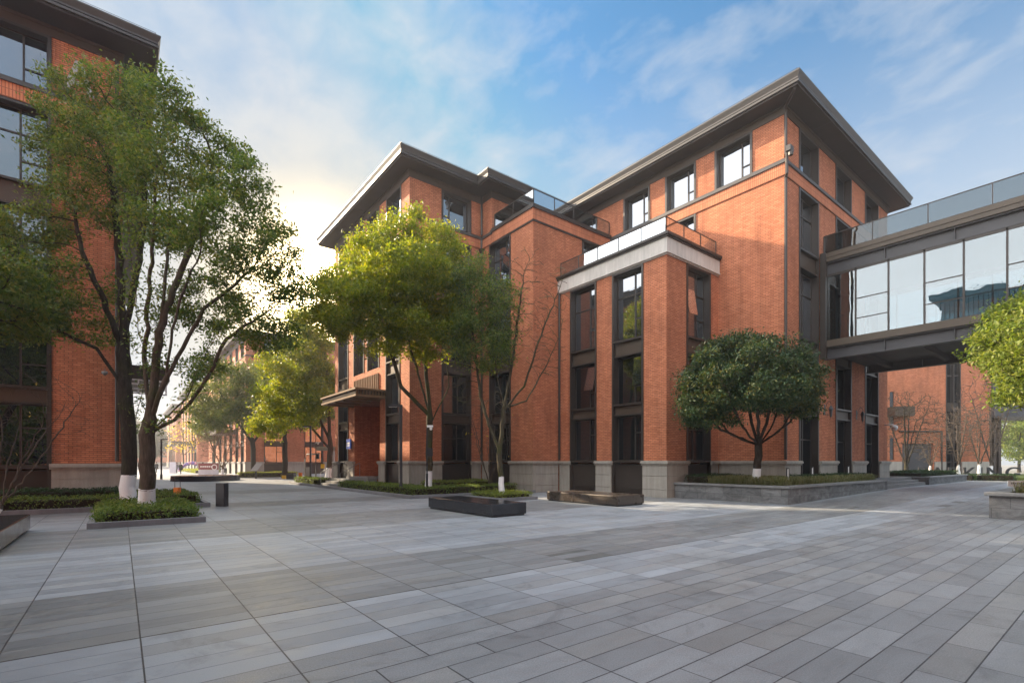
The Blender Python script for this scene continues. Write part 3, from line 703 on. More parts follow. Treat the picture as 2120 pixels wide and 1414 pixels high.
for z in (5.35, 5.6, 5.85, 6.08): c.box(.3, 33.62, z, 2.0, 33.68, z + .07)
for x in (.3, .72, 1.15, 1.58, 1.95): c.box(x, 33.63, 5.35, x + .07, 33.67, 6.14)

c.build('white_framing', 'white_paint', cn)
m = MB()            # metal letter on the top storey
pl = PY(25.86); LA = [(-1.75, 16.05), (-1.57, 16.05), (-1.28, 17.0), (-1.0, 16.05), (-.82, 16.05), (-1.18, 17.28), (-1.39, 17.28)]
n0 = len(m.v)
for o in (.07, .15):
    for a, z in LA: m.v.append(pl.p(a, o, z))
k = len(LA)
m.f.append(tuple(n0 + k + i for i in range(k))); m.m.append(0); m.f.append(tuple(n0 + i for i in reversed(range(k)))); m.m.append(0)
for i in range(k): j = (i + 1) % k; m.f.append((n0 + i, n0 + j, n0 + k + j, n0 + k + i)); m.m.append(0)
pl.box(m, -1.46, -1.1, .075, .145, 16.35, 16.5)
m.build('letter', 'grey_paint')
c = MB(); c.tube([(-.12, 25.77, 17.9), (-.12, 25.77, 1.7)], .07, 8); c.build('downpipe', 'bronze')
adopt(B, bx, by)
B, bx, by = block('office_building', 'brick building behind the street trees with a small canopy on its sunlit side', [(12.92, 73), (40, 73), (40, 108), (12.92, 108)],
                  [(15.1, 17.7), (20.3, 22.9), (25.5, 28)], [(74.2, 76.3), (78.2, 80.3), (83, 85.2), (88, 90.2), (93, 95)])
c = MB(); c.box(10.6, 80.5, 5.7, 12.9, 87.5, 6.2); c.box(10.5, 80.4, 6.2, 12.9, 87.6, 6.32); c.build('canopy', 'bronze_panel')
adopt(B, bx, by)
B, bx, by = block('office_building', 'hazy brick building down the street with a dark flat canopy', [(12.92, 126), (45, 126), (45, 160), (12.92, 160)],
                  [(20, 22.5), (28, 30.5)], [(127, 131), (133.5, 136.5), (140, 143), (147, 150), (154, 157)])
c = MB(); c.box(8.6, 131, 5.4, 12.9, 140, 6.3); c.build('canopy', 'bronze_panel')
adopt(B, bx, by)
B, bx, by = block('office_building', 'pale hazy brick building farther down the street, beyond the flat canopy', [(12.92, 178), (45, 178), (45, 215), (12.92, 215)],
                  [(20, 22.5)], [(180, 183), (187, 190), (194, 197), (201, 204)])
adopt(B, bx, by)
B, bx, by = block('office_building', 'faint bluish building closing the far end of the street', [(-30, 262), (34, 262), (34, 290), (-30, 290)],
                  [(-20, -17), (-12, -9), (-4, -1), (2, 5), (7.5, 10.5), (14, 17)], [])
adopt(B, bx, by)
B, bx, by = block('office_building', 'brick building on the near side of the plaza, mirrored in the windows opposite', [(-26, -16), (-7.5, -16), (-7.5, 13), (-26, 13)], [], [])
pm = MB()
for yy in (-12, -6, 0, 6):
    pm.box(-7.5, yy, 2, -7.44, yy + 2.2, 15); pm.box(-7.5, yy, 15.9, -7.45, yy + 2.2, 17.8)
pm.build('window', 'dark_glass')
adopt(B, bx, by); B.scale = (1, 1, .98)

B, bx, by = block('office_building', 'brick building behind the viewer, its sunlit wall mirrored in the shaded windows', [(-24, -36), (17, -36), (17, -15), (-24, -15)], [], [])
pm = MB()
for xx in range(-22, 16, 5):
    pm.box(xx, -15, 2, xx + 2.1, -14.94, 15); pm.box(xx, -15, 15.9, xx + 2.1, -14.95, 17.8)
pm.build('window', 'dark_glass')
adopt(B, bx, by)

# rotated block seen beneath the footbridge
def rear():
    Bq = thing('office_building', 'brick building seen under the footbridge, with a grey roller door and tall dark window strip', 'building', tuple(FWD * 54 + RGT * 36), math.atan2(-.6182, .7860))
    def L(px): return (px - 1060) / 1030 * 54 - 36
    w = MB(); x0, x1 = -2.0, L(2052)
    pl = PY(0)
    holes = [(L(1868), L(1932), 0, 3.7), (L(1958), L(1989), 0, 13.5), (L(1842), L(1851), 1.9, 4.3), (L(1842), L(1851), 5.4, 9.3)]
    wallface(w, pl, x0, x1, 0, 15.5, holes, .6)
    w.quad((x1, 0, 0), (x1, 14, 0), (x1, 14, 15.5), (x1, 0, 15.5)); w.quad((x0, 14, 0), (x1, 14, 0), (x1, 14, 15.5), (x0, 14, 15.5)); w.quad((x0, 0, 0), (x0, 14, 0), (x0, 14, 15.5), (x0, 0, 15.5)); w.quad((x0, 0, 15.5), (x1, 0, 15.5), (x1, 14, 15.5), (x0, 14, 15.5))
    w.build('wall', 'brick', Bq)
    g = MB(); g.box(L(1868), .3, 0, L(1932), .4, 3.7)
    for k in range(14): g.box(L(1868), .28, .1 + k * .26, L(1932), .3, .12 + k * .26)
    g.build('roller_door', 'steel_beam', Bq)
    for q0, q1 in ((x0, L(1868) - .1), (L(1932) + .1, L(1957)), (L(1990), x1)): p = MB(); p.box(q0, -.12, 0, q1, -.001, 1.73); p.build('plinth', 'granite_plinth', Bq)
    s = MB()
    a0, a1 = L(1958), L(1989)
    for a in (a0, (a0 + a1) / 2, a1 - .1): s.box(a, -.03, 0, a + .1, .5, 13.5)
    for z in (1.6, 4.0, 4.8, 7.2, 8.0, 11): s.box(a0 + .1, .15, z, a1 - .1, .28, z + .14 if z not in (4.0, 7.2) else z + .8)
    s.build('window', 'bronze', Bq); s = MB(); s.box(a0, .4, 0, a1, .42, 13.5); s.build('pane', 'dark_glass', Bq.children[-1])
    for z0, z1 in ((1.9, 4.3), (5.4, 9.3)):
        s = MB(); s.box(L(1842), .1, z0, L(1851), .2, z1); s.build('window', 'dark_glass', Bq)
    s = MB(); s.tube([(L(1860), -.1, 5.0), (L(1948), -.1, 5.0)], .09, 6); s.tube([(L(1948), -.1, 5.0), (L(1948), -.1, .2)], .09, 6); s.build('downpipe', 'bronze', Bq)
    s = MB(); s.box(L(1836), -1.2, 6.6, L(1876), -.02, 7.6); s.build('canopy', 'bronze_panel', Bq)
    # loggia with pillars and link deck on the right
    s = MB()
    for px in (2056, 2068, 2080, 2090): s.box(L(px), 1.2, 0, L(px) + .28, 1.6, 6.6)
    s.box(x1 + .02, 4, 0, L(2091), 4.2, 6.6); s.build('pillar_screen', 'bronze_panel', Bq)
    s = MB(); s.box(x1 + .02, -.3, 6.6, L(2200), 5, 7.5); s.box(x1 + .02, -.2, 7.5, L(2200), 4.9, 11); s.build('link_deck', 'steel_beam', Bq)
rear()

# ------------------------------------------------------------------ glazed footbridge
def bridge():
    B = thing('footbridge', 'glazed steel footbridge with a glass railed roof leaving the corner of the brick building', 'footbridge', (28.65, 10.3, 0))
    Y0, Y1, X0, X1 = -13.0, 10.30, 28.65, 35.4; pl = PX(X0)
    b = MB()
    for xa in (X0, X1 - .35):
        for z0, z1 in ((6.97, 7.56), (11.32, 11.94)):
            b.box(xa, Y0, z0, xa + .35, Y1, z0 + .05); b.box(xa, Y0, z1 - .05, xa + .35, Y1, z1); b.box(xa + .16, Y0, z0 + .05, xa + .20, Y1, z1 - .05)
            k = 0
            y = 10.2
            while y > Y0:
                b.box(xa + .01, y - .012, z0 + .05, xa + .16, y + .012, z1 - .05); y -= 2.53
    b.build('steel_beam', 'steel_beam')
    d = MB(); d.box(X0 + .36, Y0, 7.38, X1 - .36, Y1, 7.5); y = 9.0
    while y > Y0: d.box(X0 + .36, y, 7.1, X1 - .36, y + .2, 7.38); y -= 2.53
    d.build('deck', 'soffit')
    f = MB(); f.box(X0 - .08, Y0, 7.57, X1 + .08, Y1, 7.74); f.box(X0 - .05, Y0, 7.745, X1 + .05, Y1, 7.92); f.box(X0 - .08, Y0, 11.96, X1 + .08, Y1, 12.16); f.box(X0 - .11, Y0, 12.165, X1 + .11, Y1, 12.38)
    y = 8.1
    while y > Y0: f.box(X0 - .113, y, 11.97, X0 - .08, y + .012, 12.37); y -= 2.5
    f.build('fascia', 'beam_fascia')
    m = MB(); ys = [10.22]
    while ys[-1] > Y0 + 1: ys.append(ys[-1] - 1.345)
    for y in ys:
        m.box(X0 + .02, y - .035, 7.92, X0 + .11, y + .035, 11.32); m.box(X1 - .11, y - .035, 7.92, X1 - .02, y + .035, 11.32)
    for i in range(1, len(ys) - 1, 2):
        for z in (8.79, 9.77): m.box(X0 + .03, ys[i + 1] + .035, z - .02, X0 + .10, ys[i] - .035, z + .02)
    m.box(X0 + .02, Y0, 11.20, X0 + .11, Y1, 11.32); fo = m.build('glazing_frame', 'bronze')
    for i in range(len(ys) - 1):
        g = MB(); g.box(X0 + .055, ys[i + 1] + .03, 7.93, X0 + .07, ys[i] - .03, 11.21); g.build('pane', 'bridge_glass', fo)
        g = MB(); g.box(X1 - .07, ys[i + 1] + .03, 7.93, X1 - .055, ys[i] - .03, 11.31); g.build('pane', 'bridge_glass', fo)
    h = MB()
    for yy in np.arange(5.9, Y0, -.16): h.box(X0 + .7, yy, 7.92, X0 + .715, yy + .02, 8.95)
    h.box(X0 + .68, Y0, 8.95, X0 + .74, 5.95, 9.0); h.build('handrail', 'black_metal')
    c = MB(); c.box(X0 + .4, Y0, 11.6, X1 - .4, Y1, 11.7); c.build('ceiling', 'soffit')
    j = MB(); j.box(28.40, 10.12, 6.97, 28.66, 10.37, 12.4); j.build('jamb', 'bronze')
    for xx in (X0 + .2, X1 - .6):
        c = MB(); c.box(xx, -11.5, 0, xx + .4, -11.1, 6.97); c.build('column', 'steel_beam')
    rail(None, [(X0 + .02, Y1 - .02), (X0 + .02, Y0)], 12.38, .95, 2.03); rail(None, [(X1 - .02, Y1 - .02), (X1 - .02, Y0)], 12.38, .95, 2.03)
    adopt(B, 28.65, 10.3)
bridge()

# ------------------------------------------------------------------ steps, planters, kerbs, beds
def entrance_steps():
    R = thing('entrance_steps', 'low stone steps rising to the canopied entrance of the brick building', 'steps', (11.4, 34.5, 0))
    for k in range(4):
        m = MB(); m.box(11.35 + .32 * k, 32.35, .17 * k + .002, 12.78 if k < 3 else 15.5, 36.75 if k < 3 else 34.3, .17 * (k + 1)); 
        o = m.build('step', 'step_stone', bevel=.012)
    m = MB(); m.box(12.2, 30.1, .002, 12.78, 32.34, .675); m.box(12.3, 34.4, .002, 12.78, 36.7, .505) if False else None; m.build('landing', 'step_stone')
    adopt(R, 11.4, 34.5)
entrance_steps()
def handrail(y, lab):
    m = MB(); m.tube([(11.3, y, .0), (11.3, y, .92)], .02, 6); m.tube([(11.95, y, .3), (11.95, y, 1.28)], .02, 6); m.tube([(12.62, y, .6), (12.62, y, 1.62)], .02, 6)
    m.tube([(11.3, y, .92), (12.62, y, 1.62)], .022, 6)
    tag(m.build('handrail', 'steel', None, True, origin=(11.9, y, 0)), lab, 'handrail', 'handrails of the entrance steps')
handrail(32.6, 'thin steel handrail on the lamp post side of the entrance steps'); handrail(36.6, 'thin steel handrail on the far side of the entrance steps')

def planter(name, label, segs, capsegs, h):
    T = thing(name, label, 'planter', (*segs[0][:2], 0)); m = MB()
    for x0, y0, x1, y1 in segs: m.box(x0, y0, -.2, x1, y1, h - .09)
    m.build('planter_wall', 'planter_stone'); c = MB()
    for x0, y0, x1, y1 in capsegs: c.box(x0, y0, h - .09, x1, y1, h)
    c.build('coping', 'cap_stone', bevel=.01); 
    adopt(T, segs[0][0], segs[0][1]); return T
T = planter('stone_planter', 'long grey stone planter with a round tree, beneath the footbridge corner', [(20.35, 8.55, 20.65, 13.58), (20.65, 8.55, 32.4, 8.85), (32.1, 8.85, 32.4, 10.28)],
            [(20.27, 8.47, 20.72, 13.585), (20.72, 8.47, 32.48, 8.92), (32.03, 8.92, 32.48, 10.29)], .72)
m = MB(); m.box(20.66, 8.86, .1, 24.25, 13.57, .62); m.box(24.25, 8.86, .1, 32.09, 10.27, .622); tag(m.build('soil', 'soil', T), None); m = None
T.children[-1].matrix_parent_inverse = Matrix.Translation((-20.35, -8.55, 0))
T = planter('stone_planter', 'grey stone block planter at the right edge holding a white placard', [(20.25, -6, 20.55, 2.85), (20.55, 2.55, 26, 2.85), (25.7, -6, 26, 2.55)],
            [(20.15, -6, 20.62, 2.95), (20.62, 2.48, 26.1, 2.95), (25.63, -6, 26.1, 2.48)], .76)
m = MB(); m.box(20.56, -6, .1, 25.69, 2.54, .68); m.build('soil', 'soil', T); T.children[-1].matrix_parent_inverse = Matrix.Translation((-20.25, 6, 0))
T = planter('stone_planter', 'low stone planter beside the right hand steps, filled with dark hedge', [(41, 8.6, 52, 8.9), (41, 8.9, 41.3, 11.5), (51.7, 8.9, 52, 11.5)],
            [(40.92, 8.52, 52.08, 8.97), (40.92, 8.97, 41.37, 11.5), (51.63, 8.97, 52.08, 11.5)], .72)
S2 = thing('garden_steps', 'three wide stone steps between two planters under the footbridge', 'steps', (32.6, 9, 0))
for k in range(3):
    m = MB(); m.box(32.5, 8.75 + .36 * k, .0, 40.9, 9.11 + .36 * k if k < 2 else 10.25, .36 + .15 * k + .02); m.build('step', 'step_stone', bevel=.01)
adopt(S2, 32.6, 9)

def kerb(name, label, runs, z=.15, mats='kerb_stone'):
    T = MB()
    for x0, y0, x1, y1 in runs: T.box(x0, y0, -.1, x1, y1, z)
    return tag(T.build(name, mats, bevel=.008, origin=(runs[0][0], runs[0][1], 0)), label, 'kerb')
kerb('bed_kerb', 'grey stone kerb edging the hedge bed around the entrance corner', [(10.25, 20.42, 10.45, 41), (10.45, 20.42, 17.7, 20.62)])
kerb('bed_kerb', 'low kerb round the small tree pit behind the black bench', [(12.5, 16.7, 14.6, 16.85), (12.5, 16.85, 12.65, 19.4), (14.45, 16.85, 14.6, 19.4), (12.65, 19.25, 14.45, 19.4)], .14)
kerb('bed_kerb', 'grey kerb of the bed at the foot of the tall twin trees', [(-.66, 16.1, 1.86, 16.24), (-.66, 16.24, -.52, 21.5), (1.72, 16.24, 1.86, 21.5)], .15)
kerb('bed_kerb', 'grey kerb in front of the hedge rows along the shaded building', [(-14, 21.62, -.67, 21.78), (1.87, 21.44, 2.62, 21.6), (2.46, 21.6, 2.62, 34)], .16)
for nm, r in (('bed_soil', (10.46, 20.63, 12.75, 32.3)), ('bed_soil', (12.75, 20.63, 17.7, 25.7)), ('bed_soil', (10.46, 36.8, 12.7, 41)), ('bed_soil', (12.66, 16.86, 14.44, 19.24)), ('bed_soil', (-.51, 16.25, 1.71, 21.45)), ('bed_soil', (-14, 21.79, 2.45, 25.7))):
    m = MB(); m.box(r[0], r[1], -.05, r[2], r[3], .08); tag(m.build(nm, 'soil'), 'dark soil of a planting bed', None, None, 'structure')

# ------------------------------------------------------------------ leaves
RNG = np.random.default_rng(7)
def leaf_mesh(name, pts, size, mat, up=.35, aspect=.42, jitter=.35, rng=None, extra=None):
    rng = rng or RNG; n = len(pts)
    d = rng.normal(size=(n, 3)); d[:, 2] -= .25; d /= np.linalg.norm(d, axis=1)[:, None]
    nr = rng.normal(size=(n, 3)); nr[:, 2] = np.abs(nr[:, 2]) + up; nr -= (nr * d).sum(1)[:, None] * d; nr /= np.linalg.norm(nr, axis=1)[:, None]
    w = np.cross(nr, d); L = size * (1 + jitter * rng.uniform(-1, 1, n))[:, None]; Wd = L * aspect
    p = np.asarray(pts)
    V = np.stack([p - d * L * .5, p - d * L * .02 + w * Wd * .5 + nr * L * .06, p + d * L * .5, p - d * L * .02 - w * Wd * .5 + nr * L * .06], 1).reshape(-1, 3)
    me = bpy.data.meshes.new(name); me.vertices.add(4 * n); me.vertices.foreach_set('co', V.ravel().astype(np.float32))
    me.loops.add(4 * n); me.loops.foreach_set('vertex_index', np.arange(4 * n, dtype=np.int32))
    me.polygons.add(n); me.polygons.foreach_set('loop_start', np.arange(0, 4 * n, 4, dtype=np.int32))
    me.materials.append(MATS[mat]); me.update(calc_edges=True)
    return me
def hedge(name, label, boxes, mat='leaf_hedge', dens=420, size=.075, cat='hedge', group=None, kind=None, up=.5, rough=.06, core=True, aspect=.42):
    """boxes: (x0,y0,x1,y1,z0,z1) clipped bushes; leaves over the top and sides of a twiggy core"""
    pts = []; cx, cy = boxes[0][0], boxes[0][1]
    for x0, y0, x1, y1, z0, z1 in boxes:
        dx, dy, dz = x1 - x0, y1 - y0, z1 - z0
        n = int(dx * dy * dens); p = RNG.uniform(0, 1, (n, 3)); q = np.stack([x0 + p[:, 0] * dx, y0 + p[:, 1] * dy, z1 - np.abs(RNG.normal(0, rough, n)) + RNG.normal(0, rough * .5, n)], 1); pts.append(q)
        wob = .05 * np.sin(q[:, 0] * 2.3 + 1) + .04 * np.sin(q[:, 1] * 3.1); q[:, 2] += wob * min(1, dz)
        n = int(2 * (dx + dy) * dz * dens * 1.1); s = RNG.uniform(0, 2 * (dx + dy), n); z = z0 + RNG.uniform(0, 1, n) * dz; q = np.zeros((n, 3)); o = RNG.normal(0, rough * .8, n) + rough * .2
        a = s < dx; q[a] = np.stack([x0 + s[a], np.full(a.sum(), y0) - o[a], z[a]], 1)
        b = (s >= dx) & (s < dx + dy); q[b] = np.stack([np.full(b.sum(), x1) + o[b], y0 + s[b] - dx, z[b]], 1)
        c = (s >= dx + dy) & (s < 2 * dx + dy); q[c] = np.stack([x0 + s[c] - dx - dy, np.full(c.sum(), y1) + o[c], z[c]], 1)
        d = s >= 2 * dx + dy; q[d] = np.stack([np.full(d.sum(), x0) - o[d], y0 + s[d] - 2 * dx - dy, z[d]], 1); pts.append(q)
    P = np.concatenate(pts); o3 = np.array([cx, cy, 0]); me = leaf_mesh(name, P - o3, size, mat, up, aspect)
    if core:
        me2 = MB()
        for x0, y0, x1, y1, z0, z1 in boxes: me2.box(x0 + .09 - cx, y0 + .09 - cy, z0, x1 - .09 - cx, y1 - .09 - cy, z1 - .10)
        import bmesh
        bm = bmesh.new(); bm.from_mesh(me); t2 = bpy.data.meshes.new('t'); t2.from_pydata(me2.v, [], me2.f); k = len(bm.faces); bm.from_mesh(t2); bm.faces.ensure_lookup_table()
        for f in bm.faces[k:]: f.material_index = 1
        bm.to_mesh(me); bm.free(); me.materials.append(MATS['soil'])
    o = bpy.data.objects.new(name, me); COL.objects.link(o); o.location = (cx, cy, 0)
    return tag(o, label, cat, group, kind)
hedge('hedge', 'bushy green bed round the trunk base of the front twin tree', [(-.45, 16.35, 1.66, 21.3, .05, .42)], size=.085, dens=520, rough=.09)
hedge('hedge', 'clipped front hedge row behind the kerb of the shaded building', [(-14, 21.9, 2.3, 23.1, .05, .50)], 'leaf_hedge', 330)
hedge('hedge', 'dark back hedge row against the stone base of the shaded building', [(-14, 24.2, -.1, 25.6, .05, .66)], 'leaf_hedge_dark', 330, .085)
hedge('hedge', 'low hedge beside the orange box and the far twin trunk', [(.6, 23.3, 2.3, 28.5, .05, .42)], 'leaf_hedge', 300)
hedge('hedge', 'clipped hedge at the corner of the bed below the lamp post', [(10.85, 21.0, 12.6, 31.6, .05, .46)], 'leaf_hedge', 380)
hedge('hedge', 'hedge strip running from the bed corner to the terrace wing', [(12.6, 21.1, 17.0, 22.4, .05, .50)], 'leaf_hedge', 360)
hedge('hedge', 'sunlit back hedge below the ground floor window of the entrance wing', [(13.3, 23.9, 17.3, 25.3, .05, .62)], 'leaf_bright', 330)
hedge('hedge', 'short hedge on the far side of the entrance steps', [(10.9, 37.1, 12.4, 42.0, .05, .5)], 'leaf_hedge', 260)
hedge('ground_cover', 'low glossy ground cover filling the small tree pit', [(12.68, 16.88, 14.42, 19.22, .05, .34)], 'leaf_bright', 620, .07, 'plants', rough=.08)
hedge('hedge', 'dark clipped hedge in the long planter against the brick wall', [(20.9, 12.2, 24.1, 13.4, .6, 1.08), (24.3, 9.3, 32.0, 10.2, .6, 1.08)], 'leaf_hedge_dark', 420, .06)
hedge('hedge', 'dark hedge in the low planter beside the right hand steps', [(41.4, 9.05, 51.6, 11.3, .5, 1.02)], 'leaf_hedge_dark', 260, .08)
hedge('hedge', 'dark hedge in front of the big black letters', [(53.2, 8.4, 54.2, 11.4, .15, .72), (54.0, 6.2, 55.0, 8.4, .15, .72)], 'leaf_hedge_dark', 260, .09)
hedge('hedge', 'sunlit yellow-green hedge in front of the tree by the slanted notice board', [(9.8, 58.5, 15.5, 60.0, .05, .62)], 'leaf_gold_lit', 120, .11)
hedge('hedge', 'low hedge strip under the hazy building down the street', [(8.8, 88, 12, 112, .05, .5)], 'leaf_gold_lit', 30, .16)
def grass(name, label, rects, dens, h, mat='leaf_grass'):
    pts = []
    for x0, y0, x1, y1, z in rects:
        n = int((x1 - x0) * (y1 - y0) * dens); p = RNG.uniform(0, 1, (n, 3)); pts.append(np.stack([x0 + p[:, 0] * (x1 - x0), y0 + p[:, 1] * (y1 - y0), np.full(n, z)], 1))
    P = np.concatenate(pts); n = len(P); th = RNG.uniform(0, 6.283, n); ln = RNG.uniform(.25, .9, n) * h; ht = h * RNG.uniform(.5, 1.1, n)
    dx, dy = np.cos(th), np.sin(th); w = .008
    a = P + np.stack([-dy * w, dx * w, 0 * dx], 1); b = P + np.stack([dy * w, -dx * w, 0 * dx], 1)
    m1 = P + np.stack([dx * ln * .4, dy * ln * .4, ht * .9], 1); c = m1 + np.stack([dy * w, -dx * w, 0 * dx], 1); d = m1 + np.stack([-dy * w, dx * w, 0 * dx], 1)
    e = P + np.stack([dx * ln * 1.1, dy * ln * 1.1, ht * .75], 1)
    V = np.stack([a, b, c, d, e], 1).reshape(-1, 3); F = []
    for i in range(n): k = 5 * i; F.append((k, k + 1, k + 2, k + 3)); F.append((k + 3, k + 2, k + 4))
    me = bpy.data.meshes.new(name); me.from_pydata(V.tolist(), [], F); me.materials.append(MATS[mat])
    o = bpy.data.objects.new(name, me); COL.objects.link(o); return tag(o, label, 'grass', None, 'stuff')
grass('ornamental_grass', 'pale ornamental grass in the front of the long stone planter', [(20.7, 8.9, 23.9, 12.2, .62), (23.9, 8.9, 31.9, 9.3, .62)], 520, .46)
grass('ornamental_grass', 'tufts of pale grass in the planter at the right edge', [(20.8, -1.5, 24, 2.4, .68)], 200, .40)
m = MB(); m.box(55.6, 4.5, .2, 75, 13, .44); tag(m.build('lawn', 'lawn'), 'strip of lawn behind the black letters', None, None, 'structure')

# ------------------------------------------------------------------ trees
def grow(base, stems, lobes, n_att, seed, step=.32, infl=2.6, kill=.45, trunk_r=.2, tip=.009, pw=2.05, wob=.12, maxit=140, thin=1.22):
    """branch skeleton by space colonisation. stems: polylines (first starts at the base); lobes: (centre, (rx,ry,rz), weight)"""
    rng = np.random.default_rng(seed)
    nodes = []; par = []
    def add_line(pts, start):
        prev = start
        for a, b in zip(pts[:-1], pts[1:]):
            a = np.array(a); b = np.array(b); k = max(1, int(np.linalg.norm(b - a) / step))
            for i in range(1, k + 1):
                q = a + (b - a) * i / k + rng.normal(0, .018, 3) * (1 if k > 1 else .3); nodes.append(q); par.append(prev); prev = len(nodes) - 1
        return prev
    for st in stems:
        if not nodes: nodes.append(np.array(st[0], float)); par.append(-1); add_line(st, 0)
        else:
            k = int(np.argmin([np.linalg.norm(np.array(st[0]) - q) for q in nodes])); add_line([nodes[k]] + list(st[1:]), k)
    wsum = sum(l[2] for l in lobes); A = []
    for c, r, w in lobes:
        k = int(n_att * w / wsum); u = rng.normal(size=(k, 3)); u /= np.linalg.norm(u, axis=1)[:, None]; rad = rng.uniform(0, 1, k) ** (1 / 2.4)
        A.append(np.array(c) + u * rad[:, None] * np.array(r))
    A = np.concatenate(A); N = np.array(nodes)
    D = np.linalg.norm(A[:, None] - N[None], axis=2); near = D.argmin(1); dist = D.min(1); alive = np.ones(len(A), bool); reached = []
    first = True
    for it in range(maxit):
        idx = np.where(alive & (dist < infl * (3.5 if it < 25 else 1.6)))[0]
        if len(idx) == 0: break
        grp = {}
        for i in idx: grp.setdefault(near[i], []).append(i)
        new = []
        for k, ii in grp.items():
            v = A[ii] - nodes[k]; v /= np.linalg.norm(v, axis=1)[:, None] + 1e-9; d = v.sum(0)
            if par[k] >= 0:
                pd = nodes[k] - nodes[par[k]]; d = d / (np.linalg.norm(d) + 1e-9) + .55 * pd / (np.linalg.norm(pd) + 1e-9)
            d = d / (np.linalg.norm(d) + 1e-9) + rng.normal(0, wob, 3); d /= np.linalg.norm(d) + 1e-9
            q = nodes[k] + d * step
            nodes.append(q); par.append(k); new.append(len(nodes) - 1)
        NN = np.array([nodes[i] for i in new]); D = np.linalg.norm(A[:, None] - NN[None], axis=2); m = D.min(1); a = D.argmin(1)
        up = m < dist; dist[up] = m[up]; near[up] = np.array(new)[a[up]]
        alive &= dist > kill
    N = np.array(nodes); par = np.array(par); n = len(N); ch = np.zeros(n, int)
    for i in range(1, n):
        ch[par[i]] += 1
    acc = np.where(ch == 0, tip ** pw, 0.)
    for i in range(n - 1, 0, -1): acc[par[i]] += acc[i] + (tip * .25) ** pw
    r = acc ** (1 / pw); r *= trunk_r / r[0]; r = trunk_r * (r / trunk_r) ** thin; r = np.maximum(r, tip * .8)
    return N, par, r, ch
def branch_mesh(name, N, par, r, mats, white_z=None, flare=True):
    idx = np.arange(1, len(N)); me_v = []; me_f = []; me_m = []
    zb = N[0, 2]
    big = {}
    for i in idx:                                   # the thickest child carries the parent's girth on
        p = par[i]
        if p not in big or r[i] > r[big[p]]: big[p] = i
    for lo, hi, seg in ((.03, 9, 8), (.0, .03, 4)):
        e = idx[(r[idx] >= lo) & (r[idx] < hi)]
        if len(e) == 0: continue
        a = N[par[e]]; b = N[e]; d = b - a; L = np.linalg.norm(d, axis=1)[:, None] + 1e-9; d = d / L
        ref = np.where(np.abs(d[:, 2:3]) < .9, np.array([[0, 0, 1.]]), np.array([[1., 0, 0]])); u = np.cross(d, ref); u /= np.linalg.norm(u, axis=1)[:, None]; w = np.cross(d, u)
        ra = np.array([r[par[i]] if big[par[i]] == i else min(r[par[i]], r[i] * 1.25) for i in e]); rb = r[e].copy()
        if flare:
            fl = lambda z: 1 + .45 * np.exp(-(z - zb) / .28); ra = ra * fl(a[:, 2]); rb = rb * fl(b[:, 2])
        th = np.arange(seg) * 2 * np.pi / seg; cs = np.cos(th)[None, :, None]; sn = np.sin(th)[None, :, None]
        ring = u[:, None] * cs + w[:, None] * sn
        VA = a[:, None] - d[:, None] * (ra * .15)[:, None, None] + ring * ra[:, None, None]; VB = b[:, None] + d[:, None] * (rb * .15)[:, None, None] + ring * rb[:, None, None]
        V = np.concatenate([VA, VB], 1); base = sum(len(x) for x in me_v); me_v.append(V.reshape(-1, 3)); k = np.arange(seg); k2 = (k + 1) % seg
        o = (base + np.arange(len(e)) * 2 * seg)[:, None, None]; F = np.stack([k, k2, k2 + seg, k + seg], 1)[None] + o; me_f.append(F.reshape(-1, 4))
        wz = (((a[:, 2] + b[:, 2]) / 2) < white_z) & (ra > .05) if white_z is not None else np.zeros(len(e), bool); me_m.append(np.repeat(wz.astype(int), seg))
    V = np.concatenate(me_v); F = np.concatenate(me_f); M = np.concatenate(me_m); nf = len(F)
    me = bpy.data.meshes.new(name); me.vertices.add(len(V)); me.vertices.foreach_set('co', V.ravel().astype(np.float32)); me.loops.add(4 * nf); me.loops.foreach_set('vertex_index', F.ravel().astype(np.int32))
    me.polygons.add(nf); me.polygons.foreach_set('loop_start', np.arange(0, 4 * nf, 4, dtype=np.int32)); me.polygons.foreach_set('use_smooth', np.ones(nf, bool))
    for m in mats: me.materials.append(MATS[m])
    me.polygons.foreach_set('material_index', M.astype(np.int32)); me.update(calc_edges=True); return me
def tree(label, base, stems, lobes, n_att, seed, leaves=0, leaf='leaf_camphor', lsize=.13, bark='bark', trunk_r=.2, white=1.05, sig=.22, cat='tree', group=None, name='tree', lobe_leaf=None, up=.35, twig_r=.02, **kw):
    base = Vector(base); b = np.array(base)
    T = thing(name, label, cat, base, 0, group)
    st = [[tuple(Vector(p) - base) for p in s] for s in stems]; lb = [(tuple(Vector(c) - base), r, w) for c, r, w in lobes]
    N, par, r, ch = grow(None, st, lb, n_att, seed, trunk_r=trunk_r, **kw)
    me = branch_mesh('trunk', N, par, r, [bark, 'whitewash'], white); o = bpy.data.objects.new('trunk', me); COL.objects.link(o); o.parent = T
    if leaves:
        rng = np.random.default_rng(seed + 1); cand = np.where(r < max(twig_r, np.quantile(r, .6)))[0]
        if lobe_leaf is not None:
            C = N[cand]; ok = np.zeros(len(cand), bool)
            for c, rr in lobe_leaf: ok |= (((C - np.array(Vector(c) - base)) / np.array(rr)) ** 2).sum(1) < 1.25
            cand = cand[ok]
        wgt = np.where(ch[cand] == 0, 3.0, 1.0) * rng.uniform(.25, 1.6, len(cand)); wgt /= wgt.sum()
        k = rng.choice(cand, leaves, p=wgt); P = N[k] + rng.normal(0, 1, (leaves, 3)) * np.array([sig, sig, sig * .7])
        me = leaf_mesh('crown', P, lsize, leaf, up, rng=rng); o = bpy.data.objects.new('crown', me); COL.objects.link(o); o.parent = T
    return T
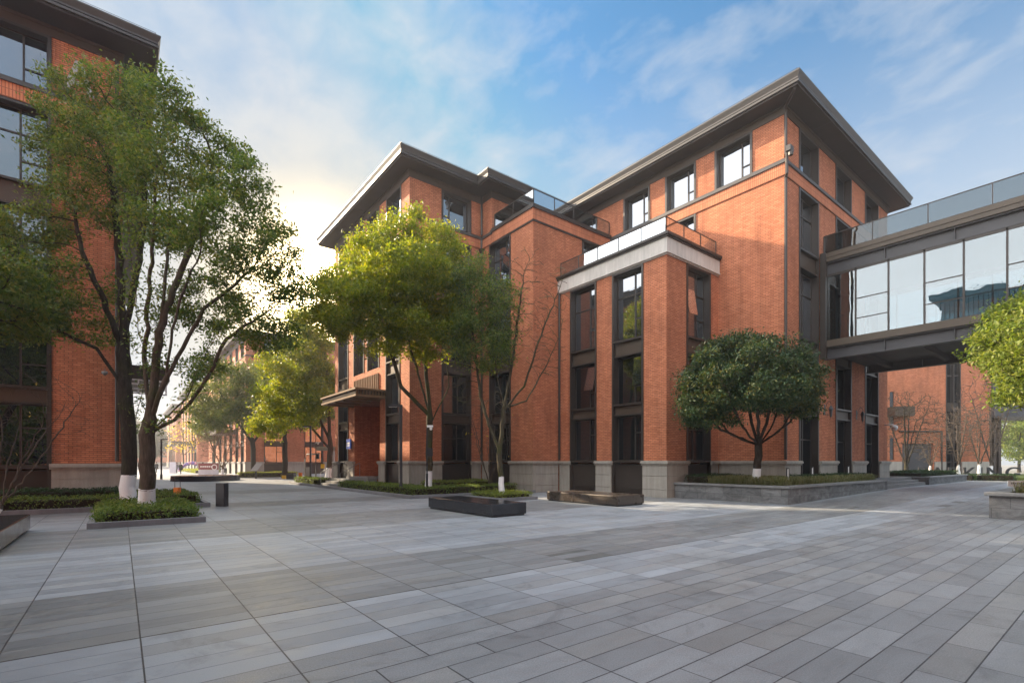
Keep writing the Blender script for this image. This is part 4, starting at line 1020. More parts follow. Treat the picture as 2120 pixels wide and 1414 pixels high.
def lobes_px(d, L, depth=.8):
    """lobes given as (px, py, half width px, half height px, weight, depth shift)"""
    r = []
    for q in L:
        px, py, rx, ry, w = q[:5]; dd = d + (q[5] if len(q) > 5 else 0); k = dd / 1030
        r.append((at(px, py, dd), (rx * k, rx * k, ry * k), w))
    return r
P3 = lambda px, py, d: tuple(at(px, py, d))
def tall_twins():
    d = 15.2; b = Vector((.62, 19.0, .05))
    s = [[tuple(b), P3(306, 985, d), P3(304, 900, d), P3(312, 868, d)],
         [P3(312, 868, d), P3(322, 760, d), P3(335, 640, d), P3(350, 500, d + .4), P3(352, 380, d + .6)],
         [P3(310, 880, d), P3(345, 780, d - .3), P3(360, 660, d - .5), P3(395, 560, d - .6)],
         [P3(306, 890, d), P3(372, 850, d - .3), P3(410, 760, d - .6), P3(450, 690, d - .8)],
         [P3(306, 905, d), P3(385, 825, d + .4), P3(430, 720, d + .8)],
         [P3(320, 790, d), P3(286, 690, d - .3), P3(276, 560, d - .6), P3(262, 440, d - .8)],
         [P3(345, 780, d - .3), P3(420, 640, d), P3(520, 560, d + .4)], [P3(312, 868, d), P3(300, 760, d + .4), P3(305, 620, d + .6), P3(318, 480, d + .7), P3(325, 330, d + .6)],
         [P3(330, 700, d), P3(375, 560, d + .3), P3(420, 440, d + .5), P3(440, 340, d + .5)], [P3(306, 900, d), P3(360, 870, d + .2), P3(420, 800, d + .2), P3(470, 700, d), P3(560, 640, d)]]
    L = lobes_px(d, [(345, 215, 60, 60, 1.2), (330, 330, 90, 90, 2.6, .3), (430, 330, 75, 85, 2.2, .4), (490, 400, 72, 80, 2.2), (545, 510, 70, 70, 2.0), (585, 590, 55, 70, 2.0), (590, 680, 45, 50, 1.0), (500, 560, 75, 70, 1.5, -.6),
                         (430, 470, 85, 80, 1.6, -.8), (530, 690, 55, 40, 1.0), (470, 640, 60, 40, .5, .8), (360, 480, 80, 60, .8, 1.0), (410, 760, 45, 40, .35, .8), (395, 640, 60, 60, .35, 1.2)])
    tree('front twin tree with brown bark, whitewashed foot and a broad leafy crown', b, s, L, 1500, 11, 40000, 'leaf_camphor', .118, 'bark', .205, .98, .19, step=.30, thin=1.38)
    d = 17.5; b = Vector((.22, 22.0, .05))
    s = [[tuple(b), P3(266, 985, d), P3(268, 930, d), P3(266, 880, d)],
         [P3(266, 890, d), P3(258, 790, d), P3(256, 690, d), P3(250, 580, d), P3(240, 450, d), P3(225, 330, d)],
         [P3(268, 900, d), P3(300, 800, d + .3), P3(330, 690, d + .5), P3(345, 560, d + .8)],
         [P3(258, 800, d), P3(200, 720, d - .6), P3(130, 690, d - 1.2), P3(60, 650, d - 1.6)],
         [P3(256, 720, d), P3(215, 620, d - .5), P3(170, 520, d - .8), P3(150, 420, d - .8)],
         [P3(256, 690, d), P3(285, 560, d), P3(300, 420, d), P3(290, 300, d)]]
    L = lobes_px(d, [(265, 185, 60, 45, 1.4), (200, 235, 85, 75, 2.6), (140, 300, 75, 80, 2.2, -.4), (230, 330, 95, 85, 2.6, -.3), (150, 420, 85, 75, 1.6, -.6), (250, 430, 80, 70, 1.4), (60, 480, 70, 55, 1.4, -1.0), (50, 570, 75, 65, 2.0, -1.4),
                         (100, 620, 70, 45, 1.6, -1.4), (20, 640, 50, 40, 1.0, -1.4), (170, 590, 70, 60, .6, -.6), (190, 700, 50, 40, .35), (310, 250, 55, 70, 1.5, .3), (320, 400, 60, 80, .8, .5)])
    tree('rear twin tree with dark bark, whitewashed foot, reaching in front of the shaded building', b, s, L, 1500, 23, 40000, 'leaf_camphor', .12, 'bark_dark', .225, 1.0, .20, step=.32, thin=1.34)
tall_twins()
def golden():
    d = 25.2; b = Vector((12.25, 22.45, .05)); e = 23.8
    s = [[tuple(b), P3(889, 960, d), P3(889, 880, d), P3(890, 840, d)],
         [P3(890, 850, d), P3(880, 740, d - .4), P3(882, 640, d - .8), P3(870, 540, e)],
         [P3(889, 870, d), P3(830, 800, d - .8), P3(800, 700, e), P3(770, 600, e)],
         [P3(890, 880, d), P3(930, 800, d - .5), P3(920, 680, d - .8)],
         [P3(889, 860, d), P3(862, 760, d - 1.4), P3(830, 650, e - .8)]]
    L = lobes_px(e, [(840, 500, 85, 50, 2.2), (790, 540, 70, 60, 1.8, -.6), (730, 600, 65, 65, 1.8), (700, 660, 45, 45, 1.1), (770, 650, 70, 60, 1.6, -1), (850, 590, 90, 80, 2.4, .2), (910, 540, 55, 65, 1.6), (930, 630, 50, 60, 1.0), (860, 680, 80, 45, 1.2, -.6), (800, 720, 55, 30, .6), (930, 690, 40, 40, .8), (880, 730, 40, 25, .5), (905, 645, 55, 60, 1.6, .9), (675, 625, 48, 60, 1.2), (870, 640, 60, 60, 1.0, .9), (780, 600, 70, 70, 1.8, -2.0), (722, 625, 48, 55, 1.2, -1.8), (860, 555, 70, 60, 1.5, -2.1), (770, 560, 60, 60, 1.2, 1.6)])
    tree('yellow-green backlit tree in front of the canopied entrance', b, s, L, 1700, 5, 84000, 'leaf_gold_lit', .15, 'bark_moss', .17, 1.0, .24, step=.36)
golden()
def sparse():
    d = 22.6; b = Vector((13.6, 18.0, .05))
    s = [[tuple(b), P3(1036, 960, d), P3(1034, 930, d), P3(1040, 890, d)],
         [P3(1036, 925, d), P3(1012, 880, d), P3(995, 820, d), P3(985, 740, d), P3(975, 650, d)],
         [P3(1040, 900, d), P3(1044, 840, d), P3(1030, 780, d), P3(1020, 700, d)],
         [P3(1044, 850, d), P3(1085, 800, d), P3(1110, 720, d - .5), P3(1150, 620, d - .6), P3(1172, 560, d - .6)],
         [P3(1050, 850, d), P3(1090, 830, d + .4), P3(1130, 760, d + .3), P3(1160, 690, d)], [P3(1044, 845, d), P3(1062, 740, d), P3(1075, 640, d), P3(1085, 560, d)]]
    gl_ = [(990, 640, 55, 75, 2.0), (1010, 720, 50, 55, 1.2), (965, 700, 40, 60, 1.0), (1040, 640, 35, 60, .8), (985, 570, 40, 40, .7)]
    L = lobes_px(d, gl_ + [(1110, 640, 50, 90, 2.4), (1150, 630, 35, 85, 2.2), (1130, 740, 50, 55, 1.6), (1085, 560, 45, 55, 1.4), (1010, 830, 60, 30, .6), (950, 800, 40, 40, .5)])
    ll = [(c, r) for c, r, w in lobes_px(d, gl_)]
    tree('slender tree in the small pit, half leafy and half bare twigs', b, s, L, 2500, 31, 20000, 'leaf_camphor', .12, 'bark_moss', .12, .95, .22, step=.26, kill=.34, lobe_leaf=ll, twig_r=.022, tip=.0125, thin=1.12)
sparse()
def street_trees():
    b = Vector((14.2, 44.0, 0)); d = 43.4
    s = [[tuple(b), P3(684, 930, d), P3(682, 900, d)], [P3(684, 920, d), P3(650, 840, d), P3(620, 760, d)], [P3(682, 900, d), P3(680, 800, d), P3(670, 700, d)], [P3(684, 930, d), P3(640, 880, d), P3(590, 850, d)]]
    L = lobes_px(d - 1, [(650, 690, 60, 50, 2), (620, 760, 65, 60, 2), (580, 820, 50, 50, 1.4), (660, 800, 45, 60, 1.4), (560, 880, 40, 25, .8), (620, 860, 45, 30, .7), (680, 660, 35, 50, 1)])
    T = tree('golden green street tree left of the entrance steps, near the tall lamp', b, s, L, 800, 41, 36000, 'leaf_gold_lit', .24, 'bark', .24, 1.0, .38, step=.55, kill=.8, infl=4, tip=.012, twig_r=.035)
    b = Vector((12.5, 66.0, 0)); d = 59.6
    s = [[tuple(b), P3(524, 930, d), P3(522, 905, d)], [P3(524, 920, d), P3(490, 870, d), P3(460, 820, d)], [P3(522, 905, d), P3(525, 830, d), P3(530, 770, d)], [P3(524, 915, d), P3(560, 870, d), P3(580, 820, d)]]
    L = lobes_px(d - 1, [(510, 790, 65, 45, 2), (450, 830, 55, 50, 1.6), (570, 800, 50, 50, 1.4), (520, 860, 70, 35, 1.4), (430, 870, 35, 30, .7)])
    T2 = tree('olive green street tree in front of the slanted notice board', b, s, L, 700, 43, 30000, 'leaf_olive', .30, 'bark_dark', .28, .3, .5, step=.7, kill=1.0, infl=5, tip=.015, twig_r=.045)
    for (x, y, rz, sc, lab) in ((13.6, 56.0, 1.9, .95, 'street tree between the golden tree and the brick building beyond'), (12.2, 96, 2.6, .9, 'street tree beyond the sunlit hedge, half hidden'),):
        c = copy_tree(T2); c.location = (x, y, 0); c.rotation_euler = (0, 0, rz); c.scale = (sc, sc, sc); c['label'] = lab
    # yellow autumn tree down the street and a bluish clump at its end
    b = Vector((9.3, 112, 0)); L = [((9.3, 112, 6), (2.6, 2.6, 3.6), 1)]
    tree('thin yellow autumn tree down the hazy street', b, [[tuple(b), (9.3, 112, 3)]], L, 260, 51, 420, 'leaf_yellow', .40, 'bark_twig', .16, .4, .5, step=.7, kill=1.0, infl=5, tip=.02, twig_r=.06)
    F = None
    for i, (x, y, lab) in enumerate(((3.2, 190, 'dim street tree by the trunk of the twin trees, nearer one'), (5.2, 215, 'dim street tree in the haze, middle one'), (.8, 170, 'dim street tree seen between the two white trunk feet'), (8.5, 200, 'dim street tree beside the hazy facades'))):
        if F is None:
            b = Vector((x, y, 0)); F = tree(lab, b, [[tuple(b), (x, y, 3)]], [((x, y, 8), (4.5, 4.5, 5.5), 1)], 300, 61, 9000, 'leaf_far', .6, 'bark_dark', .22, .4, .7, group='dim trees at the far end of the street', step=.9, kill=1.3, infl=6, tip=.03, twig_r=.09)
        else:
            c = copy_tree(F); c.location = (x, y, 0); c.rotation_euler = (0, 0, i * 1.3); c['label'] = lab
    # greenery beyond the far right passage
    F = None
    for i, (px, dd, sc, lab) in enumerate(((2110, 84, 1.0, 'green tree seen through the passage at the far right'), (2150, 92, 1.1, 'green tree beyond the passage, behind the other'),)):
        p = FWD * dd + RGT * ((px - 1060) / 1030 * dd)
        if F is None:
            F = tree(lab, tuple(p), [[tuple(p), (p.x, p.y, 2.5)]], [((p.x, p.y, 6.5), (5, 5, 5), 1)], 350, 71, 12000, 'leaf_bright', .42, 'bark_dark', .2, .4, .6, step=.8, kill=1.2, infl=6, tip=.02, twig_r=.07)
        else:
            c = copy_tree(F); c.location = p; c.rotation_euler = (0, 0, 2); c.scale = (sc, sc, sc); c['label'] = lab
    c = copy_tree(F); c.location = (-5.0, 3.0, 0); c.scale = (.8, .8, .9); c['label'] = 'green tree on the near side of the plaza, mirrored in the terrace windows'
street_trees()
def round_tree():
    d = 21.4; b = Vector((21.55, 10.35, .6)); e = 20.6
    rad = 3.1
    cs = at(1552, 790, e)
    s = [[tuple(b), P3(1569, 945, d), P3(1570, 922, d)]]
    for k, (px, py, dd) in enumerate(((1470, 855, 0), (1510, 820, -1.2), (1545, 800, 1.0), (1600, 800, -.6), (1650, 840, -.3), (1690, 790, .3), (1570, 790, -1.5), (1430, 830, -.4), (1620, 820, .9))):
        m = at(1570 + (px - 1570) * .55, 922 + (py - 922) * .42 + 6, d + (e + dd - d) * .5); s.append([P3(1570, 923, d), tuple(m), tuple(at(px, py, e + dd))])
    L = []
    for px, py, rx, ry, w, dd in ((1550, 775, 128, 78, 5, 0), (1480, 800, 75, 68, 2.2, 0), (1618, 795, 78, 68, 2.2, 0), (1440, 830, 40, 48, 1.0, 0), (1665, 815, 34, 50, 1.0, 0), (1550, 805, 120, 55, 2.5, -.6), (1545, 730, 75, 38, 1.3, 0), (1465, 855, 55, 32, 1.0, 0), (1650, 845, 45, 28, .7, .2)):
        k = (e + dd) / 1030; L.append((at(px, py, e + dd), (rx * k * .95, rx * k * .95, ry * k), w))
    T = tree('round dark evergreen tree growing in the long stone planter', b, s, L, 1900, 81, 78000, 'leaf_glossy', .125, 'bark_dark', .16, .82, .19, step=.26, kill=.36, up=.6, tip=.011, thin=1.1)
    c = copy_tree(T); c.location = (22.75, 1.75, .66); c.rotation_euler = (0, 0, .35); c['label'] = 'round tree at the right edge, sunlight put into its bright leaf colour, cut by the frame'
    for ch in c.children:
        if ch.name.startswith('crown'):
            ch.data = ch.data.copy(); ch.data.materials[0] = MATS['leaf_bright']  # brighter leaf colour stands in for sun on this crown
round_tree()
def edge_tree():
    d = 13.6; b = Vector((-4.9, 20.4, .05))
    s = [[tuple(b), (-4.9, 20.4, 2.0)], [(-4.9, 20.4, 2.0), (-4.0, 20.2, 4.2), (-3.4, 20.2, 6)], [(-4.9, 20.4, 2.0), (-5.6, 20.6, 5)]]
    L = [((-3.6, 20.6, 6.6), (2.1, 1.8, 1.5), 2), ((-5.2, 20.4, 6.4), (2.2, 2, 2.0), 2), ((-2.7, 20.9, 6.0), (1.3, 1.2, .9), 1)]
    tree('dark leafy tree reaching in at the left edge, its trunk out of view', b, s, L, 800, 91, 30000, 'leaf_camphor', .125, 'bark_dark', .16, .95, .2)
edge_tree()
def bare(label, base, h, spread, seed, bark='bark_twig', tr=.09, white=.75, n=420, leaves=0, fork=.8, lean=(0, 0), step=None, group=None, tip=.006):
    b = Vector(base); st = step or h * .036; rr = random.Random(seed)
    s = [[tuple(b), (b.x + lean[0] * .15, b.y + lean[1] * .15, b.z + fork)]]
    for k in range(6):
        a = k * 1.05 + rr.uniform(-.3, .3); q = spread * rr.uniform(.35, .7)
        s.append([s[0][1], (b.x + lean[0] * .4 + math.cos(a) * q * .45, b.y + lean[1] * .4 + math.sin(a) * q * .45, b.z + fork + (h - fork) * .28), (b.x + lean[0] * .8 + math.cos(a) * q, b.y + lean[1] * .8 + math.sin(a) * q, b.z + fork + (h - fork) * rr.uniform(.55, .75))])
    L = [((b.x + lean[0], b.y + lean[1], b.z + h * .68), (spread, spread, h * .33), 1), ((b.x + lean[0] * .5, b.y + lean[1] * .5, b.z + h * .40), (spread * .75, spread * .75, h * .18), .25)]
    n = int(n * 2.2)
    return tree(label, b, s, L, n, seed, leaves, 'leaf_yellow', .16, bark, tr, white, .1, step=st, kill=st * 1.15, infl=h * .4, group=group, tip=tip, wob=.16, name='bare_tree')
def bares():
    p = lambda px, d, z=.45: (*(FWD * d + RGT * ((px - 1060) / 1030 * d)).xy, z)
    bare('dark bare tree spreading in front of the grey roller door', p(1876, 44), 7.6, 2.9, 101, 'bark_dark', .17, .55, 900, tip=.019)
    bare('small pale bare tree with a whitewashed foot beside the roller door', p(1926, 47), 4.4, 1.5, 102, 'bark_twig', .09, .9, 420, tip=.015)
    bare('bare tree before the tall dark window strip', p(1984, 46), 6.8, 2.1, 103, 'bark_twig', .12, 1.0, 760, tip=.016)
    bare('bare tree behind the black letters, right of the window strip', p(2027, 46), 6.4, 2.3, 104, 'bark_twig', .12, 1.0, 800, tip=.016)
    bare('tall pale many stemmed bare tree in front of the loggia', p(2052, 50), 10.5, 3.2, 105, 'bark_twig', .15, .9, 520, tip=.02)
    bare('reddish bare tree before the far building, beside the round bench', (9.9, 70.5, 0), 7.0, 3.6, 106, 'bark_reddish', .14, .8, 900, tip=.02)
    bare('bare many stemmed shrub with white stubs beside the slender tree', (16.4, 22.9, .05), 5.6, 1.9, 107, 'bark_twig', .07, .35, 260, 14, .3, lean=(-.2, -.3), tip=.006)
    b = (-2.9, 20.5, .05)
    T = bare('bare young tree at the left edge, leaning into view', b, 4.6, 1.9, 108, 'bark_twig', .06, .3, 150, 4, .25, lean=(.9, -.2), tip=.005)
bares()

# ------------------------------------------------------------------ street furniture
def bench(label, x0, y0, x1, y1, h, mat, joint=None):
    T = thing('granite_bench', label, 'bench', ((x0 + x1) / 2, (y0 + y1) / 2, 0))
    cx, cy = (x0 + x1) / 2, (y0 + y1) / 2; m = MB()
    cuts = [y0, y1] if joint is None else [y0, joint - .004, joint + .004, y1]
    for a, b in zip(cuts[::2], cuts[1::2]): m.box(x0 - cx, a - cy, .05, x1 - cx, b - cy, h)
    m.build('seat_slab', mat, T, bevel=.022)
    m = MB(); m.box(x0 + .05 - cx, y0 + .05 - cy, -.02, x1 - .05 - cx, y1 - .05 - cy, .05); m.build('base', 'black_metal', T)
bench('polished black granite bench in the middle of the plaza', 8.68, 12.0, 10.02, 15.9, .40, 'black_granite')
bench('brown granite bench made of two slabs, below the terrace wing', 14.5, 12.1, 16.1, 16.0, .40, 'brown_granite', 14.35)
bench('black granite bench cut off by the left edge', -3.1, 12.6, -1.72, 16.7, .40, 'black_granite')
m = MB(); m.lathe([(2.72, 0), (2.72, .44), (2.66, .48)], (6.1, 52.6, 0), 40); tag(m.build('round_bench', 'black_granite', None, False, origin=(6.1, 52.6, 0)), 'wide low black round bench far across the plaza', 'bench')
def bin_():
    T = thing('litter_bin', 'dark upright litter bin standing on the open paving', 'litter bin', (3.0, 21.5, 0), math.atan2(-.6182, .7860) - .25); T.scale = (.82, .55, 1)
    m = MB(); m.box(-.23, -.19, .0, .23, -.17, .84); m.box(.21, -.17, 0, .23, .2, .84); m.box(-.23, .2, 0, .23, .22, .84); m.box(-.23, -.19, .84, .23, .22, .87); m.box(-.23, -.17, 0, -.21, .2, .06); m.box(-.23, -.17, .62, -.21, .2, .84)
    m.build('shell', 'lamp_metal', T, bevel=.012); m = MB(); m.box(-.18, -.14, .03, .18, .18, .6); m.build('liner', 'steel', T)
bin_()
def lamp(label, loc, rz, s=1.0):
    T = thing('street_lamp', label, 'street lamp', loc, rz, 'slim arm lamps around the plaza'); m = MB(); m.box(-.065, -.04, 0, .065, .04, 4.42); m.build('pole', 'lamp_metal', T, bevel=.01)
    m = MB(); m.box(-.085, -.06, 0, .085, .06, .55); m.build('pole_base', 'lamp_metal', T)
    m = MB(); m.box(-.62, -.045, 4.42, .068, .045, 4.52); m.build('arm', 'lamp_metal', T); m = MB(); m.box(-.60, -.035, 4.405, -.2, .035, 4.418); m.build('lamp_panel', 'white_paint', T)
    T.scale = (1, 1, s)
AR = math.atan2(-.6182, .7860)
lamp('slim grey arm lamp standing in the corner hedge', (11.0, 22.95, 0), AR); lamp('slim arm lamp beside the hedge beyond the steps', (11.75, 40.6, 0), AR); lamp('slim dark arm lamp far down the plaza, its arm turned away', tuple(FWD * 48.5 + RGT * (-726 / 1030 * 48.5)), AR + math.pi, .87)
def cctv():
    p = FWD * 24.3 + RGT * (-176 / 1030 * 24.3); T = thing('camera_pole', 'thin black pole with camera and speaker box in the corner bed', 'camera pole', (p.x, p.y, 0), AR)
    m = MB(); m.tube([(0, 0, 0), (0, 0, 1.1)], .055, 8); m.tube([(0, 0, 1.1), (0, 0, 3.4)], .035, 8); m.build('pole', 'black_metal', T)
    m = MB(); m.box(.02, -.08, 3.36, .3, .02, 3.46); m.lathe([(.04, 0), (.07, .05), (.07, .12)], (.2, -.03, 3.22), 10); m.build('camera', 'white_paint', T)
    m = MB(); m.box(.03, -.1, 1.95, .28, .08, 2.35); m.build('speaker_box', 'black_metal', T)
    p = FWD * 44 + RGT * (-406 / 1030 * 44); T2 = copy_tree(T); T2.location = (p.x, p.y, 0); T2['label'] = 'thin black camera pole at the gate post beside the steps'
cctv()
def bollard(label, x, y, z, h=.82):
    T = thing('bollard_light', label, 'bollard light', (x, y, z), AR, 'bollard lights in the long planter'); m = MB(); m.tube([(0, 0, 0), (0, 0, h)], .062, 10); m.build('post', 'lamp_metal', T); m = MB(); m.box(-.05, -.075, .05, -.01, -.055, h - .05); m.build('lens', 'white_paint', T)
bollard('bollard light nearest the corner of the long planter', 22.35, 9.4, .6); bollard('bollard light in the middle of the long planter hedge', 25.8, 9.75, .62); bollard('bollard light near the steps end of the long planter', 30.9, 9.9, .64)
def lantern(label, x, group='wall lanterns'):
    T = thing('wall_lantern', label, 'wall lantern', (x, 10.41, 4.42), 0, group); T.scale = (.72, .5, .78); m = MB()
    m.box(-.1, -.04, -.35, .1, .0, .35); m.tube([(0, -.03, -.1), (0, -.2, .35), (0, -.42, .55), (0, -.60, .45), (0, -.62, .28)], .022, 6); m.build('bracket', 'black_metal', T)
    m = MB(); m.lathe([(.05, .0), (.10, .05), (.15, .45), (.23, .5), (.12, .68), (.03, .78)], (0, -.62, -.52), 6); m.build('lantern_cage', 'black_metal', T)
    m = MB(); m.lathe([(.06, 0), (.125, .34)], (0, -.62, -.44), 6); m.build('lantern_glass', 'dark_glass', T)
    m = MB(); m.lathe([(.01, -.16), (.04, 0)], (0, -.62, -.5), 6); m.build('finial', 'black_metal', T)
lantern('black wall lantern on the brick pier nearer the building corner', 29.08); lantern('black wall lantern on the next brick pier, farther from the corner', 33.8)
m = MB(); m.tube([(38.8, 10.4, 4.05), (38.8, 9.9, 4.05)], .04, 6); m.lathe([(.10, -.05), (.16, .05), (.17, .2), (.05, .28)], (38.8, 9.85, 3.75), 10); tag(m.build('security_camera', 'white_paint', None, True, origin=(38.8, 10.3, 4)), 'white dome camera on the end pier under the footbridge', 'camera')
m = MB(); m.tube([(-.5, 25.82, 5.35), (-.5, 25.6, 5.35)], .02, 6); m.lathe([(.03, -.1), (.1, -.02), (.1, .06)], (-.5, 25.55, 5.2), 10); tag(m.build('security_camera', 'steel', None, True, origin=(-.5, 25.8, 5.3)), 'small dome camera on the shaded brick wall', 'camera')
m = MB(); m.box(24.05, 10.0, 15.95, 24.4, 10.2, 16.2); m.lathe([(.1, 0), (.12, .12), (.05, .25)], (24.2, 10.05, 15.75), 8); tag(m.build('security_camera', 'fascia', origin=(24.2, 10.1, 15.9)), 'small camera housing at the top corner of the brick building', 'camera')
def sign():
    T = thing('blue_sign', 'small blue sign with white lines on the entrance pier', 'sign', (12.8, 35.0, 2.95)); m = MB(); m.box(-.08, -.38, -.35, .0, .38, .35); m.build('sign_board', 'blue_sign', T)
    m = MB(); m.box(-.088, -.26, .0, -.0805, .26, .12); m.box(-.088, -.26, -.14, -.0805, .26, -.08); m.build('lettering', 'white_paint', T)
sign()
def placard():
    p = at(2104, 1020, 15.6); T = thing('placard', 'white placard on a short stem in the right planter', 'sign', (p.x, p.y, .66), math.atan2(-.6182, .7860) + .1); m = MB()
    m.hexa([(-.06, -.01, 0), (.06, -.01, 0), (.06, .01, 0), (-.06, .01, 0), (-.11, -.01, .24), (.11, -.01, .24), (.11, .01, .24), (-.11, .01, .24)]); m.build('stem', 'white_paint', T)
    m = MB(); m.box(-.30, -.012, .24, .42, .012, .42); m.build('board', 'white_paint', T, bevel=.004)
    m = MB(); x = -.2
    for wd in (.05, .06, .05, .06, .05, .06, .04): m.box(x, -.0145, .31, x + wd, -.0125, .355); x += wd + .015
    m.box(-.27, -.0145, .385, -.2, -.0125, .397); m.build('lettering', 'text_grey', T)
placard()
def text_mesh(txt, size, ext):
    cu = bpy.data.curves.new('t', 'FONT'); cu.body = txt; cu.size = size; cu.extrude = ext; cu.space_character = 1.15
    o = bpy.data.objects.new('t', cu); COL.objects.link(o); bpy.context.view_layer.update()
    me = bpy.data.meshes.new_from_object(o.evaluated_get(bpy.context.evaluated_depsgraph_get())); bpy.data.objects.remove(o); return me
def letters():
    d = 47.5; me = text_mesh('PARKING', 2.0, .06); me.materials.clear(); me.materials.append(MATS['black_metal'])
    xs = [v.co.x for v in me.vertices]; w = max(xs) - min(xs); p = at(1898, 990, d); tw = (2108 - 1898) / 1030 * d
    o = bpy.data.objects.new('parking_sign', me); COL.objects.link(o); o.location = (p.x, p.y, .1); o.rotation_euler = (math.radians(90), 0, AR); o.scale = (tw / w, .80, 1)
    tag(o, 'big free standing black letters spelling PARKING behind the hedge', 'sign')
letters()
def board():
    p = FWD * 51 + RGT * (-530 / 1030 * 51); T = thing('notice_board', 'slanted notice board on a post before the olive green tree', 'notice board', (p.x, p.y, 0), AR); T.scale = (.62, .8, .9)
    m = MB(); m.box(-.12, -.06, 0, .12, .06, .95); m.build('post', 'black_metal', T); m = MB(); m.hexa([(-.75, -.35, .85), (.35, -.35, .85), (.35, -.28, .85), (-.75, -.28, .85), (-.1, .2, 1.75), (1.0, .2, 1.75), (1.0, .27, 1.75), (-.1, .27, 1.75)]); m.build('board', 'grey_paint', T)
board()
def billboards():
    p = FWD * 62 + RGT * (-627 / 1030 * 62); T = thing('display_board', 'maroon and lilac display board before the far building', 'display board', (p.x, p.y, 0), AR)
    m = MB(); m.box(-1.35, 0, .75, 1.15, .08, 1.55); m.build('upper_panel', 'maroon', T); m = MB(); m.box(-1.35, .0, .1, 1.15, .08, .74); m.build('lower_panel', 'lilac', T)
    m = MB(); 
    for k in range(6): m.box(-1.1 + .26 * k, -.012, 1.05, -.92 + .26 * k, -.002, 1.2)
    for k in range(16):
        a = k / 16 * 6.283; m.box(.65 + .3 * math.cos(a) - .05, -.012, 1.05 + .3 * math.sin(a) - .05, .65 + .3 * math.cos(a) + .05, -.002, 1.05 + .3 * math.sin(a) + .05)
    m.build('emblem', 'white_paint', T)
    p = FWD * 70 + RGT * (-702 / 1030 * 70); m = MB(); m.box(-.45, -.05, .1, .45, .05, 1.7); o = m.build('poster_stand', 'lilac'); o.location = (p.x, p.y, 0); o.rotation_euler = (0, 0, AR); tag(o, 'pale poster stand beside the walkers down the street', 'poster stand')
    p = FWD * 72 + RGT * (-672 / 1030 * 72); m = MB(); r = random.Random(3)
    for k in range(60):
        a = k / 60; m.lathe([(.02, -.16), (.14, -.08), (.16, .0), (.1, .12), (.02, .16)], (-1.2 + 2.6 * a + r.uniform(-.1, .1), r.uniform(-.1, .1), .55 + 1.0 * math.sin(a * 2.2) + r.uniform(-.15, .15)), 6, 0 if r.random() < .65 else 1)
    o = m.build('balloon_garland', ['violet', 'pink'], None, True); o.location = (p.x, p.y, 0); o.rotation_euler = (0, 0, AR); tag(o, 'violet and pink balloon garland beside the street', 'balloons')
billboards()
def small_boxes():
    for (px, d, h, w, lab, mat) in ((367, 19.5, .25, .1, 'small orange box standing in the hedge by the litter bin', 'orange_paint'), (622, 50, .62, .16, 'orange marker post before the stone base of the far building', 'orange_paint'), (588, 50, .35, .2, 'yellow orange box at the end of the sunlit hedge', 'yellow_paint')):
        p = FWD * d + RGT * ((px - 1060) / 1030 * d); m = MB(); z = .42 if d < 20 else 0
        m.box(-w, -.08, z, w, .08, z + h); m.box(-w * .8, -.09, z + h * .62, w * .8, -.08, z + h * .72); o = m.build('marker_box', mat, bevel=.01); o.location = (p.x, p.y, 0); o.rotation_euler = (0, 0, AR); tag(o, lab, 'marker')
    d = 46; p = FWD * d + RGT * ((648 - 1060) / 1030 * d); T = thing('gate_post', 'rounded steel gate with a small roofed post by the street trees', 'gate', (p.x, p.y, 0), AR)
    m = MB(); m.tube([(-.5, 0, .1), (-.72, 0, .5), (-.75, 0, 1.9), (-.55, 0, 2.4), (.6, 0, 2.42)], .07, 8); m.build('gate_arch', 'steel', T, True)
    m = MB(); m.box(-.9, .1, .1, -.3, .25, 1.2); m.build('gate_panel', 'grey_paint', T); m = MB(); m.box(1.5, 0, 0, 1.9, .4, 2.7); m.build('pillar', 'grey_paint', T)
    m = MB(); m.box(.4, -.2, 2.75, 2.6, 1.2, 2.95); m.box(.2, -.4, 2.95, 2.8, 1.4, 3.1); m.build('post_roof', 'granite_plinth', T); m = MB(); m.box(.75, -.1, 1.1, 1.05, .1, 1.5); m.build('control_box', 'yellow_paint', T)
    m = MB(); m.box(-.35, -.35, 0, .35, .35, .55); o = m.build('planter_box', 'black_metal', bevel=.02); p = FWD * 49 + RGT * ((603 - 1060) / 1030 * 49); o.location = (p.x, p.y, 0); o.rotation_euler = (0, 0, AR); tag(o, 'black square tub beside the sunlit hedge', 'planter')
    # rail beside the plaza hedge
    m = MB()
    for px in (362, 373): 
        q = FWD * 20.5 + RGT * ((px - 1060) / 1030 * 20.5); m.tube([(q.x, q.y, 0), (q.x, q.y, .95 if px == 362 else .9)], .012, 6)
    a = FWD * 20.5 + RGT * ((362 - 1060) / 1030 * 20.5); c = FWD * 20.5 + RGT * ((373 - 1060) / 1030 * 20.5); m.tube([(a.x, a.y, .93), (c.x, c.y, .88)], .012, 6)
    tag(m.build('thin_rail', 'black_metal', origin=(a.x, a.y, 0)), 'thin black rail on two posts by the orange box', 'rail')
small_boxes()

